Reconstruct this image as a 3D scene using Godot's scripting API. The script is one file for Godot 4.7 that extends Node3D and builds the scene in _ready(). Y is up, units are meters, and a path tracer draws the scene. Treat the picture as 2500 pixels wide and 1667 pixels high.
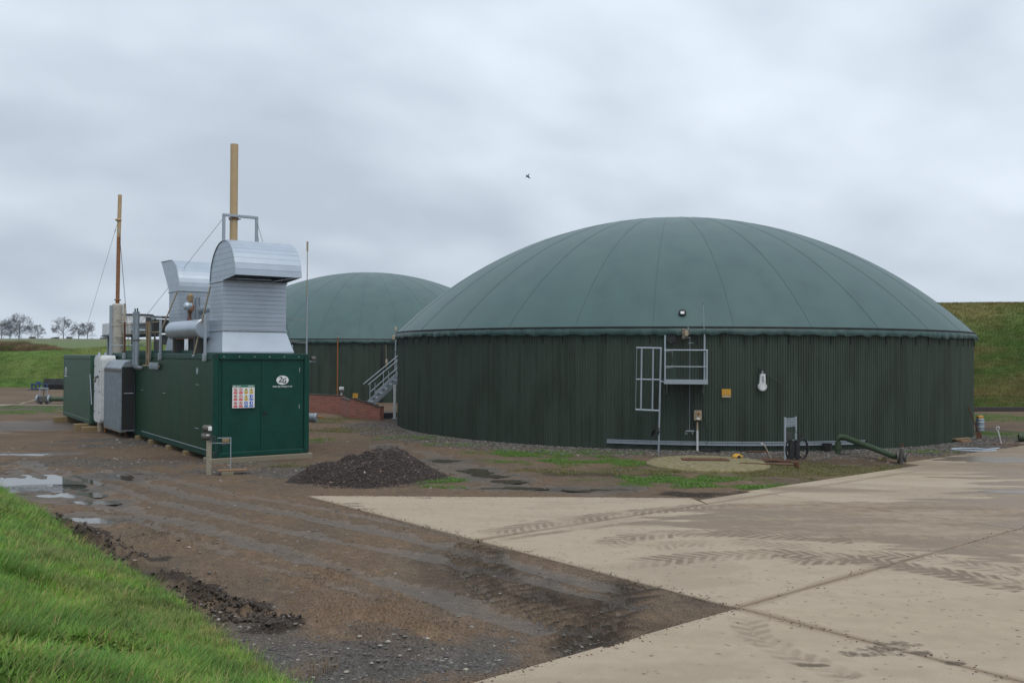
extends Node3D
# A biogas plant under an overcast winter sky: two domed digesters, green plant containers with galvanised
# cooling ducts, a muddy yard, a concrete apron and grass banks. y is up, metres, the camera looks along -z.

const FOCAL := 2250.0            # the photograph's focal length in its own pixels (2500 x 1667)
const EYE := Vector3(0, 3.15, 0)
var cam_basis := Basis.from_euler(Vector3(0.014, 0, 0.005))
const TANK := Vector3(7.4, 0, -42.9)
const TANK_R := 12.6
const TANK2 := Vector3(-11.0, 0, -71.6)
const BOX := Vector3(-8.507, 0, -26.245)      # front left corner of the long container
var box_yaw := deg_to_rad(34.9)
var ud := Vector3(-0.57215, 0, -0.82015)      # along the container, away
var vd := Vector3(0.82015, 0, -0.57215)       # across its front
var M := {}
var TX := {}
var taken := {}
var rng := RandomNumberGenerator.new()
var nz := FastNoiseLite.new()
var nf := FastNoiseLite.new()

# ---------------------------------------------------------------- mesh building
class MB:
	var st := SurfaceTool.new()
	func _init():
		st.begin(Mesh.PRIMITIVE_TRIANGLES)
	func vert(p: Vector3, n: Vector3, uv := Vector2.ZERO):
		st.set_normal(n)
		st.set_uv(uv)
		st.add_vertex(p)
	func quad(a: Vector3, b: Vector3, c: Vector3, d: Vector3):      # counter-clockwise from outside
		var n := (c - a).cross(d - b).normalized()
		var w := a.distance_to(b)
		var h := b.distance_to(c)
		for k in [[a, Vector2(0, h)], [c, Vector2(w, 0)], [b, Vector2(w, h)], [a, Vector2(0, h)], [d, Vector2.ZERO], [c, Vector2(w, 0)]]:
			vert(k[0], n, k[1])
	func out(pts: Array, mid: Vector3):                              # a convex face, turned away from mid
		var n: Vector3 = (pts[1] - pts[0]).cross(pts[2] - pts[0]).normalized()
		var q := pts.duplicate()
		if n.dot(pts[0] - mid) < 0:
			q.reverse()
			n = -n
		for i in range(1, q.size() - 1):
			vert(q[0], n)
			vert(q[i + 1], n)
			vert(q[i], n)
	func box(c: Vector3, s: Vector3, bev := 0.0, b := Basis()):
		var h := s * 0.5
		if bev <= 0.0:
			var p := []
			for i in 8:
				p.append(c + b * Vector3(h.x * (1 if i & 1 else -1), h.y * (1 if i & 2 else -1), h.z * (1 if i & 4 else -1)))
			for f in [[0, 1, 3, 2], [4, 5, 7, 6], [0, 1, 5, 4], [2, 3, 7, 6], [0, 2, 6, 4], [1, 3, 7, 5]]:
				out([p[f[0]], p[f[1]], p[f[2]], p[f[3]]], c)
			return
		var g := func(sg: Vector3, k: int) -> Vector3:
			var q := Vector3(h.x - bev, h.y - bev, h.z - bev)
			q[k] = h[k]
			return c + b * (q * sg)
		for k in 3:
			var l := (k + 1) % 3
			var m := (k + 2) % 3
			for s1 in [-1.0, 1.0]:
				var pts := []
				for w in [[-1, -1], [1, -1], [1, 1], [-1, 1]]:
					var sg := Vector3.ONE
					sg[k] = s1
					sg[l] = w[0]
					sg[m] = w[1]
					pts.append(g.call(sg, k))
				out(pts, c)
				for s2 in [-1.0, 1.0]:
					var sa := Vector3.ONE
					sa[k] = s1
					sa[l] = s2
					sa[m] = 1
					var sb := sa
					sb[m] = -1
					out([g.call(sa, k), g.call(sb, k), g.call(sb, l), g.call(sa, l)], c)
		for i in 8:
			var sg := Vector3(1 if i & 1 else -1, 1 if i & 2 else -1, 1 if i & 4 else -1)
			out([g.call(sg, 0), g.call(sg, 1), g.call(sg, 2)], c)
	func tube(a: Vector3, b: Vector3, r: float, r2 := -1.0, seg := 10, caps := true):
		if r2 < 0:
			r2 = r
		var ax := (b - a).normalized()
		var e := ax.cross(Vector3.UP if absf(ax.y) < 0.9 else Vector3.RIGHT).normalized()
		var f := ax.cross(e)
		for i in seg:
			var t0 := TAU * i / seg
			var t1 := TAU * (i + 1) / seg
			var n0 := e * cos(t0) + f * sin(t0)
			var n1 := e * cos(t1) + f * sin(t1)
			var l := a.distance_to(b)
			var p := [a + n0 * r, a + n1 * r, b + n1 * r2, b + n0 * r2]
			var uv := [Vector2(float(i) / seg, 0), Vector2(float(i + 1) / seg, 0), Vector2(float(i + 1) / seg, l), Vector2(float(i) / seg, l)]
			var nn := [n0, n1, n1, n0]
			for k in [0, 2, 1, 0, 3, 2]:
				vert(p[k], nn[k], uv[k])
			if caps:
				if r > 0:
					for q in [a, p[0], p[1]]:
						vert(q, -ax)
				if r2 > 0:
					for q in [b, p[2], p[3]]:
						vert(q, ax)
	func path(pts: Array, r: float, seg := 8):
		var ring := []
		var nrm := []
		var n := pts.size()
		for i in n:
			var t: Vector3 = (pts[mini(i + 1, n - 1)] - pts[maxi(i - 1, 0)]).normalized()
			var e := t.cross(Vector3.UP if absf(t.y) < 0.95 else Vector3.RIGHT).normalized()
			var f := t.cross(e)
			var ro := []
			var no := []
			for k in seg:
				var w := e * cos(TAU * k / seg) + f * sin(TAU * k / seg)
				ro.append(pts[i] + w * r)
				no.append(w)
			ring.append(ro)
			nrm.append(no)
		for i in n - 1:
			for k in seg:
				var k2 := (k + 1) % seg
				var p := [ring[i][k], ring[i][k2], ring[i + 1][k2], ring[i + 1][k]]
				var nn := [nrm[i][k], nrm[i][k2], nrm[i + 1][k2], nrm[i + 1][k]]
				for j in [0, 2, 1, 0, 3, 2]:
					vert(p[j], nn[j])
		for en in [[0, 1], [n - 1, -1]]:
			for k in range(1, seg - 1):
				var t := [ring[en[0]][0], ring[en[0]][k], ring[en[0]][k + 1]]
				out(t, pts[en[0]] + (pts[en[0] + en[1]] - pts[en[0]]))
	func lathe(prof: Array, xf := Transform3D.IDENTITY, seg := 20):  # prof: Vector2(radius, height) from bottom to top
		for j in prof.size() - 1:
			var p0: Vector2 = prof[j]
			var p1: Vector2 = prof[j + 1]
			var d := (p1 - p0).normalized()
			var sl := Vector2(d.y, -d.x)
			for i in seg:
				var q := []
				var n := []
				for w in [[i, p0], [i + 1, p0], [i + 1, p1], [i, p1]]:
					var t: float = TAU * w[0] / seg
					q.append(xf * Vector3(w[1].x * sin(t), w[1].y, w[1].x * cos(t)))
					n.append((xf.basis * Vector3(sl.x * sin(t), sl.y, sl.x * cos(t))).normalized())
				for k in [0, 2, 1, 0, 3, 2]:
					vert(q[k], n[k], Vector2(float(i) / seg, w_of(q[k])))
	func w_of(p: Vector3) -> float:
		return p.y
	func prism(poly: PackedVector2Array, depth: float, xf := Transform3D.IDENTITY):   # poly in x, y; pushed out along z from 0 to depth
		if Geometry2D.is_polygon_clockwise(poly):
			poly.reverse()
		var idx := Geometry2D.triangulate_polygon(poly)
		for i in range(0, idx.size(), 3):
			var a := poly[idx[i]]
			var b := poly[idx[i + 1]]
			var c := poly[idx[i + 2]]
			if (b - a).cross(c - a) < 0:
				var s := b
				b = c
				c = s
			for p in [a, c, b]:
				vert(xf * Vector3(p.x, p.y, depth), xf.basis.z.normalized(), p)
			for p in [a, b, c]:
				vert(xf * Vector3(p.x, p.y, 0), -xf.basis.z.normalized(), p)
		for i in poly.size():
			var a := poly[i]
			var b := poly[(i + 1) % poly.size()]
			quad(xf * Vector3(a.x, a.y, 0), xf * Vector3(b.x, b.y, 0), xf * Vector3(b.x, b.y, depth), xf * Vector3(a.x, a.y, depth))
	func done() -> ArrayMesh:
		return st.commit()

# ---------------------------------------------------------------- naming and placing
func numbered(called: String) -> String:
	if not taken.has(called):
		taken[called] = 0
		return called
	taken[called] += 1
	return "%s_%03d" % [called, taken[called]]
func obj(called: String, mesh: Mesh, m: Material, parent: Node = null) -> MeshInstance3D:
	var o := MeshInstance3D.new()
	o.mesh = mesh
	if m:
		o.material_override = m
	if parent == null or parent == self:
		o.name = numbered(called)
		add_child(o)
	else:
		o.name = called
		parent.add_child(o, true)
	return o
func tag(o: Node, label: String, category: String, group := "", kind := "") -> Node:
	o.set_meta("label", label)
	o.set_meta("category", category)
	if group:
		o.set_meta("group", group)
	if kind:
		o.set_meta("kind", kind)
	return o
func thing(called: String, label: String, category: String, at := Vector3.ZERO, yaw := 0.0, group := "") -> Node3D:
	var o := Node3D.new()
	o.name = numbered(called)
	add_child(o)
	o.position = at
	o.rotation.y = yaw
	tag(o, label, category, group)
	return o
func struct(called: String, mesh: Mesh, m: Material) -> MeshInstance3D:
	var o := obj(called, mesh, m)
	o.set_meta("kind", "structure")
	return o
func bx(r: Node, called: String, c: Vector3, s: Vector3, m: Material, bev := 0.0, b := Basis()) -> MeshInstance3D:
	var k := MB.new()
	k.box(c, s, bev, b)
	return obj(called, k.done(), m, r)
func tb(r: Node, called: String, a: Vector3, b: Vector3, rad: float, m: Material, r2 := -1.0, seg := 10) -> MeshInstance3D:
	var k := MB.new()
	k.tube(a, b, rad, r2, seg)
	return obj(called, k.done(), m, r)
func pt(r: Node, called: String, pts: Array, rad: float, m: Material, seg := 8) -> MeshInstance3D:
	var k := MB.new()
	k.path(pts, rad, seg)
	return obj(called, k.done(), m, r)
func lt(r: Node, called: String, prof: Array, xf: Transform3D, m: Material, seg := 20) -> MeshInstance3D:
	var k := MB.new()
	k.lathe(prof, xf, seg)
	return obj(called, k.done(), m, r)
func pr(r: Node, called: String, poly: Array, depth: float, xf: Transform3D, m: Material) -> MeshInstance3D:
	var k := MB.new()
	k.prism(PackedVector2Array(poly), depth, xf)
	return obj(called, k.done(), m, r)
func lettering(r: Node, called: String, words: String, height: float, at: Vector3, m: Material, bold := true, b := Basis()) -> MeshInstance3D:
	var t := TextMesh.new()
	var f := SystemFont.new()
	f.font_names = PackedStringArray(["Droid Sans"])
	f.font_weight = 700 if bold else 400
	t.font = f
	t.text = words
	t.font_size = 64
	t.pixel_size = height / 46.0
	t.depth = 0.003
	var o := obj(called, t, m, r)
	o.transform = Transform3D(b, at)
	return o
func ray(px: float, py: float) -> Vector3:
	return cam_basis * Vector3((px - 1250.0) / FOCAL, -(py - 833.5) / FOCAL, -1)
func ground_at(px: float, py: float, y := 0.0) -> Vector3:
	var d := ray(px, py)
	return EYE + d * ((y - EYE.y) / d.y)
func depth_at(px: float, py: float, z: float) -> Vector3:
	var d := ray(px, py)
	return EYE + d * (z / -d.z)
func on_tank(px: float, py: float, off := 0.0, c := TANK) -> Vector3:      # where a sight line meets the round wall
	var d := ray(px, py)
	var o := EYE - c
	var a := d.x * d.x + d.z * d.z
	var b := 2.0 * (d.x * o.x + d.z * o.z)
	var q := o.x * o.x + o.z * o.z - (TANK_R + off) * (TANK_R + off)
	return EYE + d * ((-b - sqrt(b * b - 4.0 * a * q)) / (2.0 * a))
func tank_yaw(p: Vector3, c := TANK) -> float:
	return atan2(p.x - c.x, p.z - c.z)
func cw(u: float, v: float, y: float) -> Vector3:
	return BOX + ud * u + vd * v + Vector3(0, y, 0)
func cthing(called: String, label: String, category: String, u: float, v: float, y: float, group := "") -> Node3D:
	return thing(called, label, category, cw(u, v, y), box_yaw, group)

# ---------------------------------------------------------------- textures and materials
func noise_img(freq: float, sd: int, oct := 4, size := 512, type := FastNoiseLite.TYPE_SIMPLEX_SMOOTH) -> Image:
	var n := FastNoiseLite.new()
	n.noise_type = type
	n.seed = sd
	n.frequency = freq
	n.fractal_octaves = oct
	return n.get_seamless_image(size, size, false, false, 0.12)
func lut_tex(img: Image, stops: Array) -> ImageTexture:              # stops: [place, linear colour]
	var g := Gradient.new()
	var offs := PackedFloat32Array()
	var cols := PackedColorArray()
	for s in stops:
		offs.append(s[0])
		cols.append(s[1].linear_to_srgb())
	g.offsets = offs
	g.colors = cols
	var lut := PackedByteArray()
	for i in 256:
		var c := g.sample(i / 255.0)
		lut.append_array(PackedByteArray([int(c.r * 255), int(c.g * 255), int(c.b * 255)]))
	img.convert(Image.FORMAT_L8)
	var src := img.get_data()
	var dst := PackedByteArray()
	dst.resize(src.size() * 3)
	for i in src.size():
		var k := src[i] * 3
		dst[i * 3] = lut[k]
		dst[i * 3 + 1] = lut[k + 1]
		dst[i * 3 + 2] = lut[k + 2]
	return ImageTexture.create_from_image(Image.create_from_data(img.get_width(), img.get_height(), false, Image.FORMAT_RGB8, dst))
func grey(a: float) -> Color:
	return Color(a, a, a)
func lin(r: float, g: float, b: float) -> Color:
	return Color(r, g, b).linear_to_srgb()
func mat(r: float, g: float, b: float, rough := 0.7, metal := 0.0, tex: Texture2D = null, metres := 1.0, world := true) -> StandardMaterial3D:
	var m := StandardMaterial3D.new()
	m.albedo_color = lin(r, g, b)
	m.roughness = rough
	m.metallic = metal
	if tex:
		m.albedo_texture = tex
		m.uv1_triplanar = true
		m.uv1_world_triplanar = world
		m.uv1_scale = Vector3.ONE / metres
	return m
func relief(m: StandardMaterial3D, img: Image, cm: float):
	m.heightmap_enabled = true
	m.heightmap_texture = ImageTexture.create_from_image(img)
	m.heightmap_scale = cm

func make_materials():
	var fine := noise_img(0.06, 3, 5)
	var soft := noise_img(0.012, 5, 5)
	var speck := noise_img(0.18, 9, 2)
	TX.fine = fine
	TX.mottle = lut_tex(soft.duplicate(), [[0.0, grey(0.62)], [0.45, grey(0.82)], [1.0, grey(1.0)]])
	TX.soft = lut_tex(soft.duplicate(), [[0.0, grey(0.84)], [0.5, grey(0.94)], [1.0, grey(1.0)]])
	TX.grain = lut_tex(fine.duplicate(), [[0.0, grey(0.35)], [0.35, grey(0.62)], [0.6, grey(0.8)], [1.0, grey(1.0)]])
	TX.spangle = lut_tex(noise_img(0.05, 11, 3, 512, FastNoiseLite.TYPE_CELLULAR), [[0.0, grey(0.78)], [0.5, grey(0.9)], [1.0, grey(1.0)]])
	TX.rust = lut_tex(noise_img(0.02, 13, 5), [[0.0, Color(0.55, 0.42, 0.3)], [0.5, Color(0.85, 0.75, 0.65)], [1.0, Color(1, 1, 1)]])
	# membrane: mottled cloth with small pale droppings
	TX.cloth = lut_tex(soft.duplicate(), [[0.0, Color(0.55, 0.64, 0.67)], [0.5, Color(0.8, 0.86, 0.86)], [1.0, Color(1.0, 0.98, 0.9)]])
	var ci: Image = TX.cloth.get_image()
	var r := RandomNumberGenerator.new()
	r.seed = 4
	for i in 70:
		var x := r.randi_range(2, 508)
		var y := r.randi_range(2, 508)
		for k in r.randi_range(1, 4):
			ci.set_pixel(x + r.randi_range(-1, 1), y + r.randi_range(-1, 1), Color(1, 1, 1))
	TX.cloth = ImageTexture.create_from_image(ci)
	M.membrane = mat(0.046, 0.102, 0.098, 0.5, 0.0, TX.cloth, 9.0)
	M.membrane.rim_enabled = true
	M.membrane.rim = 0.25
	M.membrane.rim_tint = 0.3
	M.skirt = mat(0.03, 0.075, 0.07, 0.5, 0.0, TX.mottle, 2.0)
	M.seam = mat(0.042, 0.093, 0.089, 0.5)
	M.rope = mat(0.008, 0.01, 0.01, 0.8)
	M.strap = mat(0.012, 0.014, 0.013, 0.8)
	# cladding: weathered green steel with dark algae runs
	var sw := 1024
	var sh := 256
	var si := Image.create(sw, sh, false, Image.FORMAT_RGB8)
	var n1 := FastNoiseLite.new()
	n1.seed = 21
	n1.frequency = 0.02
	n1.fractal_octaves = 3
	for x in sw:
		var col := n1.get_noise_2d(x * 1.0, 5.0)
		var thin := n1.get_noise_2d(x * 5.0, 90.0)
		for y in sh:
			var v := float(y) / sh
			var run := n1.get_noise_2d(x * 2.2, v * 40.0 + 300.0)
			var blot := n1.get_noise_2d(x * 0.4 + 900.0, v * 60.0)
			var a := clampf(0.28 + 0.9 * col + 0.35 * thin + 0.55 * run + 1.0 * blot, 0, 1) * 0.62
			var c := Color(0.95, 0.95, 0.93).lerp(Color(0.5, 0.4, 0.36), a)
			si.set_pixel(x, y, c.linear_to_srgb())
	var stx := ImageTexture.create_from_image(si)
	M.clad = []
	for k in 8:
		var m := StandardMaterial3D.new()
		var tn: float = [1.0, 0.97, 1.02, 0.99, 1.01, 0.96, 1.0, 0.98][k]
		m.albedo_color = lin(0.052 * tn, 0.074 * tn, 0.058 * tn)
		m.metallic_specular = 0.35
		m.albedo_texture = stx
		m.uv1_scale = Vector3(0.125, 1, 1)
		m.uv1_offset = Vector3(k * 0.125, 0, 0)
		m.roughness = 0.55
		M.clad.append(m)
	M.galv = mat(0.36, 0.41, 0.46, 0.5, 0.4, TX.spangle, 0.6)
	M.sheet = []
	for k in 4:
		var f: float = [1.0, 0.975, 1.02, 0.99][k]
		M.sheet.append(mat(0.43 * f, 0.49 * f, 0.56 * f, 0.38, 0.6, TX.soft, 3.5))
	M.trim = mat(0.45, 0.5, 0.55, 0.45, 0.5, TX.mottle, 1.0)
	M.core = mat(0.02, 0.022, 0.024, 0.9)
	M.green = mat(0.0075, 0.062, 0.046, 0.42, 0.0, TX.mottle, 3.0)
	M.green_side = []
	for k in 3:
		M.green_side.append(mat(0.014 + 0.003 * k, 0.062 - 0.002 * k, 0.032, 0.45, 0.0, TX.mottle, 3.5))
	M.green.metallic_specular = 0.3
	for m in M.green_side:
		m.metallic_specular = 0.3
	M.green_old = mat(0.025, 0.085, 0.05, 0.5, 0.0, TX.mottle, 3.0)
	M.green_pipe = mat(0.045, 0.085, 0.042, 0.6, 0.0, TX.rust, 1.2)
	M.white = mat(0.72, 0.74, 0.75, 0.45, 0.0, TX.mottle, 1.5)
	M.cream = mat(0.5, 0.47, 0.4, 0.5, 0.0, TX.rust, 1.5)
	M.casing = mat(0.5, 0.47, 0.41, 0.5, 0.0, TX.mottle, 1.2)
	M.duct_grey = mat(0.3, 0.35, 0.4, 0.5, 0.3, TX.mottle, 2.0)
	M.black = mat(0.012, 0.013, 0.014, 0.6)
	M.dark = mat(0.05, 0.05, 0.055, 0.6)
	M.motor = mat(0.11, 0.115, 0.12, 0.55, 0.0, TX.rust, 0.5)
	M.beige = mat(0.4, 0.37, 0.3, 0.6, 0.0, TX.rust, 0.6)
	M.flue = mat(0.46, 0.33, 0.18, 0.5, 0.0, TX.soft, 2.0)
	M.flue_rust = mat(0.3, 0.15, 0.075, 0.65, 0.0, TX.rust, 1.2)
	M.rust = mat(0.13, 0.06, 0.035, 0.85, 0.0, TX.rust, 0.5)
	M.brass = mat(0.33, 0.27, 0.17, 0.5, 0.2, TX.rust, 0.6)
	M.orange = mat(0.36, 0.16, 0.04, 0.6, 0.0, TX.rust, 0.7)
	M.amber = mat(0.62, 0.33, 0.035, 0.6, 0.0, TX.mottle, 0.5)
	M.blue = mat(0.02, 0.06, 0.2, 0.5, 0.0, TX.rust, 0.6)
	M.hose = mat(0.4, 0.47, 0.55, 0.5)
	M.timber = mat(0.3, 0.22, 0.11, 0.85, 0.0, TX.grain, 0.8)
	M.board = mat(0.3, 0.17, 0.09, 0.8, 0.0, TX.grain, 0.5)
	M.block = mat(0.3, 0.26, 0.19, 0.9, 0.0, TX.grain, 0.6)
	M.moss_pad = mat(1, 1, 1, 0.95, 0.0, lut_tex(noise_img(0.02, 61, 5), [[0.0, Color(0.09, 0.11, 0.025)], [0.42, Color(0.16, 0.14, 0.06)], [0.58, Color(0.22, 0.175, 0.1)], [1.0, Color(0.27, 0.22, 0.14)]]), 2.2)
	M.post = mat(0.33, 0.34, 0.3, 0.6, 0.0, TX.rust, 0.8)
	M.film = mat(0.16, 0.125, 0.095, 0.28)
	M.print_black = mat(0.015, 0.015, 0.018, 0.6)
	M.print_white = mat(0.75, 0.77, 0.76, 0.5)
	# bricks too far away to tell apart
	var bi := Image.create(256, 256, false, Image.FORMAT_RGB8)
	for y in 256:
		for x in 256:
			var row := y / 16
			var xx := (x + (row % 2) * 24) % 256
			var joint := y % 16 < 2 or xx % 48 < 2
			var h := fposmod(sin(row * 12.9 + (xx / 48) * 78.2) * 43758.5, 1.0)
			var c := Color(0.34, 0.3, 0.26) if joint else Color(0.27, 0.085, 0.055) * (0.75 + 0.5 * h)
			bi.set_pixel(x, y, c.linear_to_srgb())
	M.brick = mat(1, 1, 1, 0.9, 0.0, ImageTexture.create_from_image(bi), 1.2)
	M.coping = mat(0.06, 0.05, 0.045, 0.9, 0.0, TX.grain, 0.6)
	# ground
	M.mud = mat(1.5, 1.5, 1.5, 0.92, 0.0, TX.grain, 1.3)
	M.mud.albedo_color = Color(1, 1, 1)
	M.mud.vertex_color_use_as_albedo = true
	M.mud.metallic_specular = 0.3
	relief(M.mud, fine, 4.5)
	M.wet = M.mud.duplicate()
	M.wet.roughness = 0.55
	M.wet.metallic_specular = 0.36
	M.wet.heightmap_scale = 2.5
	M.bank = mat(1, 1, 1, 0.95, 0.0, TX.grain, 2.1)
	M.bank.vertex_color_use_as_albedo = true
	relief(M.bank, fine, 4.0)
	M.blade = mat(1, 1, 1, 0.6)
	M.blade.vertex_color_use_as_albedo = true
	M.blade.cull_mode = BaseMaterial3D.CULL_DISABLED
	M.blade.backlight_enabled = true
	M.blade.backlight = lin(0.5, 0.5, 0.5)
	M.stone = mat(1, 1, 1, 0.8, 0.0, TX.grain, 0.2)
	M.stone.vertex_color_use_as_albedo = true
	M.twig = mat(0.036, 0.03, 0.026, 0.9)
	M.bark = mat(0.05, 0.042, 0.034, 0.95)
	M.water = mat(0.075, 0.062, 0.045, 0.05)
	M.joint = mat(0.11, 0.08, 0.055, 0.95, 0.0, TX.grain, 0.5)

# ---------------------------------------------------------------- ground
var tracks := []
var ridge := []
var puddles := []
var blobs := []
func flat(px: float, py: float) -> Vector2:
	var p := ground_at(px, py)
	return Vector2(p.x, -p.z)
func line_of(pix: Array) -> Array:
	var o := []
	for p in pix:
		o.append(flat(p[0], p[1]))
	return o
func near_line(l: Array, p: Vector2) -> float:
	var best := 1e9
	for i in l.size() - 1:
		best = minf(best, p.distance_squared_to(Geometry2D.get_closest_point_to_segment(p, l[i], l[i + 1])))
	return sqrt(best)
func verge_s(x: float, d: float) -> float:      # metres from the foot of the grass verge into the yard
	return 0.785 * (x + 2.06) + 0.62 * (d - 8.85) + 0.16 * sin(0.9 * (0.785 * d - 0.62 * x)) * 0.6
func verge_y(x: float, d: float) -> float:
	var sp := -verge_s(x, d)
	if sp < -0.3:
		return -0.2
	var y := 0.39 * sp
	if sp > 4.0:
		y = 1.56 + (sp - 4.0) * 0.06
	return y + 0.05 * nz.get_noise_2d(x * 9.0, d * 9.0) * clampf(sp, 0.1, 1)
func ab(x: float, d: float) -> Vector2:         # the apron's own axes
	var r := Vector2(x - 2.81, d - 11.47)
	return Vector2(r.dot(Vector2(0.638, -0.770)), r.dot(Vector2(0.770, 0.638)))
func unab(a: float, b: float) -> Vector2:
	return Vector2(2.81, 11.47) + Vector2(0.638, -0.770) * a + Vector2(0.770, 0.638) * b
func apron(x: float, d: float, m: float) -> bool:
	var q := ab(x, d)
	if q.x > m and q.y > -4.9 + m:
		return true
	if q.y > m and q.x > -5.3 + m * 0.5 and q.x <= 0.5:
		return true
	if q.y > 6.5 and q.x > -5.75 + m:
		return true
	return q.y > m and d < 20.25 - m and q.x < 0.5
func ground_y(x: float, d: float) -> float:
	var h := 0.02 * nz.get_noise_2d(x * 4.0, d * 4.0)
	if d > 34.0 or absf(x) > 18.0 or d < 5.0:
		return h
	if apron(x, d, 0.12):
		return -0.12
	var s := verge_s(x, d)
	if s < -0.25:
		return -0.2
	h += 0.012 * nf.get_noise_2d(x * 60.0, d * 60.0)
	var p := Vector2(x, d)
	if d < 26.0:
		for t in tracks:
			var w: float = near_line(t[0], p) / t[1]
			if w < 2.2:
				h += t[2] * (0.55 * exp(-(w - 1.25) * (w - 1.25) * 7.0) - exp(-w * w * 1.6))
				if w < 1.0 and t[3] > 0:
					var al := 0.785 * d - 0.62 * x
					h += t[3] * sin(al * TAU / 0.21 + 5.0 * w + 2.0 * nf.get_noise_2d(x * 20.0, d * 20.0))
		if s > 0.4 and s < 2.9 and d < 17.0:       # rows of lug prints along the verge
			var al2 := d + 0.12 * x + 0.5 * nz.get_noise_2d(x * 7.0, d * 7.0)
			var k := smoothstep(0.4, 0.8, s) * (1.0 - smoothstep(2.2, 2.9, s)) * clampf(0.5 + 1.6 * nz.get_noise_2d(x * 9.0 + 40.0, d * 9.0), 0, 1)
			var wv := sin(al2 * TAU / 0.24 + 2.5 * nf.get_noise_2d(x * 14.0, d * 14.0))
			h += 0.06 * k * (wv if wv > 0 else wv * 0.4)
		var rd := near_line(ridge, p)
		if rd < 0.35 and nz.get_noise_2d(x * 16.0 + 5.0, d * 16.0) > -0.12:
			h += (0.35 - rd) * (0.2 + 0.45 * nf.get_noise_2d(x * 95.0, d * 95.0))
	for q in puddles:
		var e := Vector2((x - q[0].x) / q[1], (d - q[0].y) / q[2]).length()
		if e < 1.6:
			e += 0.75 * nf.get_noise_2d(x * 14.0 / q[1], d * 14.0 / q[2])
			h -= 0.075 * clampf(1.25 - e, 0, 1)
	return h
const MUD := Color(0.255, 0.175, 0.115)
const KINDS := [Color(0.15, 0.14, 0.13), Color(0.09, 0.165, 0.02), Color(0.062, 0.047, 0.036), Color(0.26, 0.225, 0.18), Color(0.15, 0.14, 0.045), Color(0.2, 0.12, 0.08)]
func ground_look(x: float, d: float, y: float) -> Array:             # [colour, wetness, gravel]
	var c := MUD
	var n := nz.get_noise_2d(x * 6.0, d * 6.0)
	var n2 := nf.get_noise_2d(x * 16.0, d * 16.0)
	c = c.lerp(Color(0.17, 0.137, 0.104), clampf(0.4 + 1.5 * n, 0, 1) * 0.55)
	var wet := clampf(0.1 + n2 * 0.8 - 0.5 * y / 0.03, 0, 1) * 0.5
	var grav := 0.07
	var q := Vector2(x, d)
	for b in blobs:
		var e := Vector2((x - b[0].x) / b[1], (d - b[0].y) / b[2]).length()
		if e < 1.7:
			var k: float = clampf(1.5 * (1.0 - e) + 0.5 + 1.5 * n2 + 0.8 * n, 0, 1) * b[4]
			c = c.lerp(KINDS[b[3]], k)
			if b[3] == 0:
				grav = maxf(grav, k)
			if b[3] == 1 or b[3] == 4:
				wet *= 1.0 - k
	var tr := Vector2(x - TANK.x, -d - TANK.z).length() - TANK_R
	if tr < 3.0 and tr > -0.5:
		var k := clampf(1.6 - tr * 0.75 + n2, 0, 1)
		c = c.lerp(Color(0.15, 0.13, 0.115), k * 0.8)
		grav = maxf(grav, k)
		wet *= 1.0 - k
	for t in tracks:
		if d < 30.0 and t[4] > 0:
			var w: float = near_line(t[0], q) / t[1]
			if w < 1.6:
				var k: float = clampf(1.45 - w + 0.5 * n2 + 0.5 * n, 0, 1) * t[4]
				c = c.lerp(Color(0.14, 0.118, 0.098), k * 0.75)
				wet = maxf(wet, k)
	for u in puddles:
		var e := Vector2((x - u[0].x) / (u[1] + 0.15), (d - u[0].y) / (u[2] + 0.15)).length()
		if e < 2.0:
			var k := clampf(1.9 - e + 0.8 * n2, 0, 1)
			c = c.lerp(Color(0.1, 0.085, 0.07), k * 0.7)
			wet = maxf(wet, k)
	for t in tracks:                                   # fresh dark mud turned up by the lugs
		if t[3] > 0 and d < 20.0:
			var w: float = near_line(t[0], q) / t[1]
			if w < 1.25:
				var lug := sin((0.785 * d - 0.62 * x) * TAU / 0.21 + 5.0 * w + 2.0 * nf.get_noise_2d(x * 20.0, d * 20.0))
				c = c.lerp(Color(0.07, 0.053, 0.04), clampf(0.6 + 0.7 * lug + 0.9 * n2, 0, 1) * clampf(1.7 - w, 0, 1) * 0.9)
	wet += 0.25 * (fposmod(sin(x * 127.1 + d * 311.7) * 43758.5, 1.0) - 0.5)
	if d < 20.0 and near_line(ridge, q) < 0.3 + 0.5 * n2:
		c = c.lerp(Color(0.06, 0.045, 0.035), clampf(0.7 + 1.5 * n2, 0.2, 0.85))
		wet = 0.2
	c *= 0.86 + 0.5 * absf(nf.get_noise_2d(x * 70.0, d * 70.0))
	return [c, wet, grav]
func steps(list: Array) -> PackedFloat32Array:   # [from, to, first step, last step] ...
	var o := PackedFloat32Array()
	for l in list:
		var x: float = l[0]
		while x < l[1] - 0.001:
			o.append(x)
			x += lerpf(l[2], l[3], clampf((x - l[0]) / (l[1] - l[0]), 0, 1))
	o.append(list[-1][1])
	return o
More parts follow.
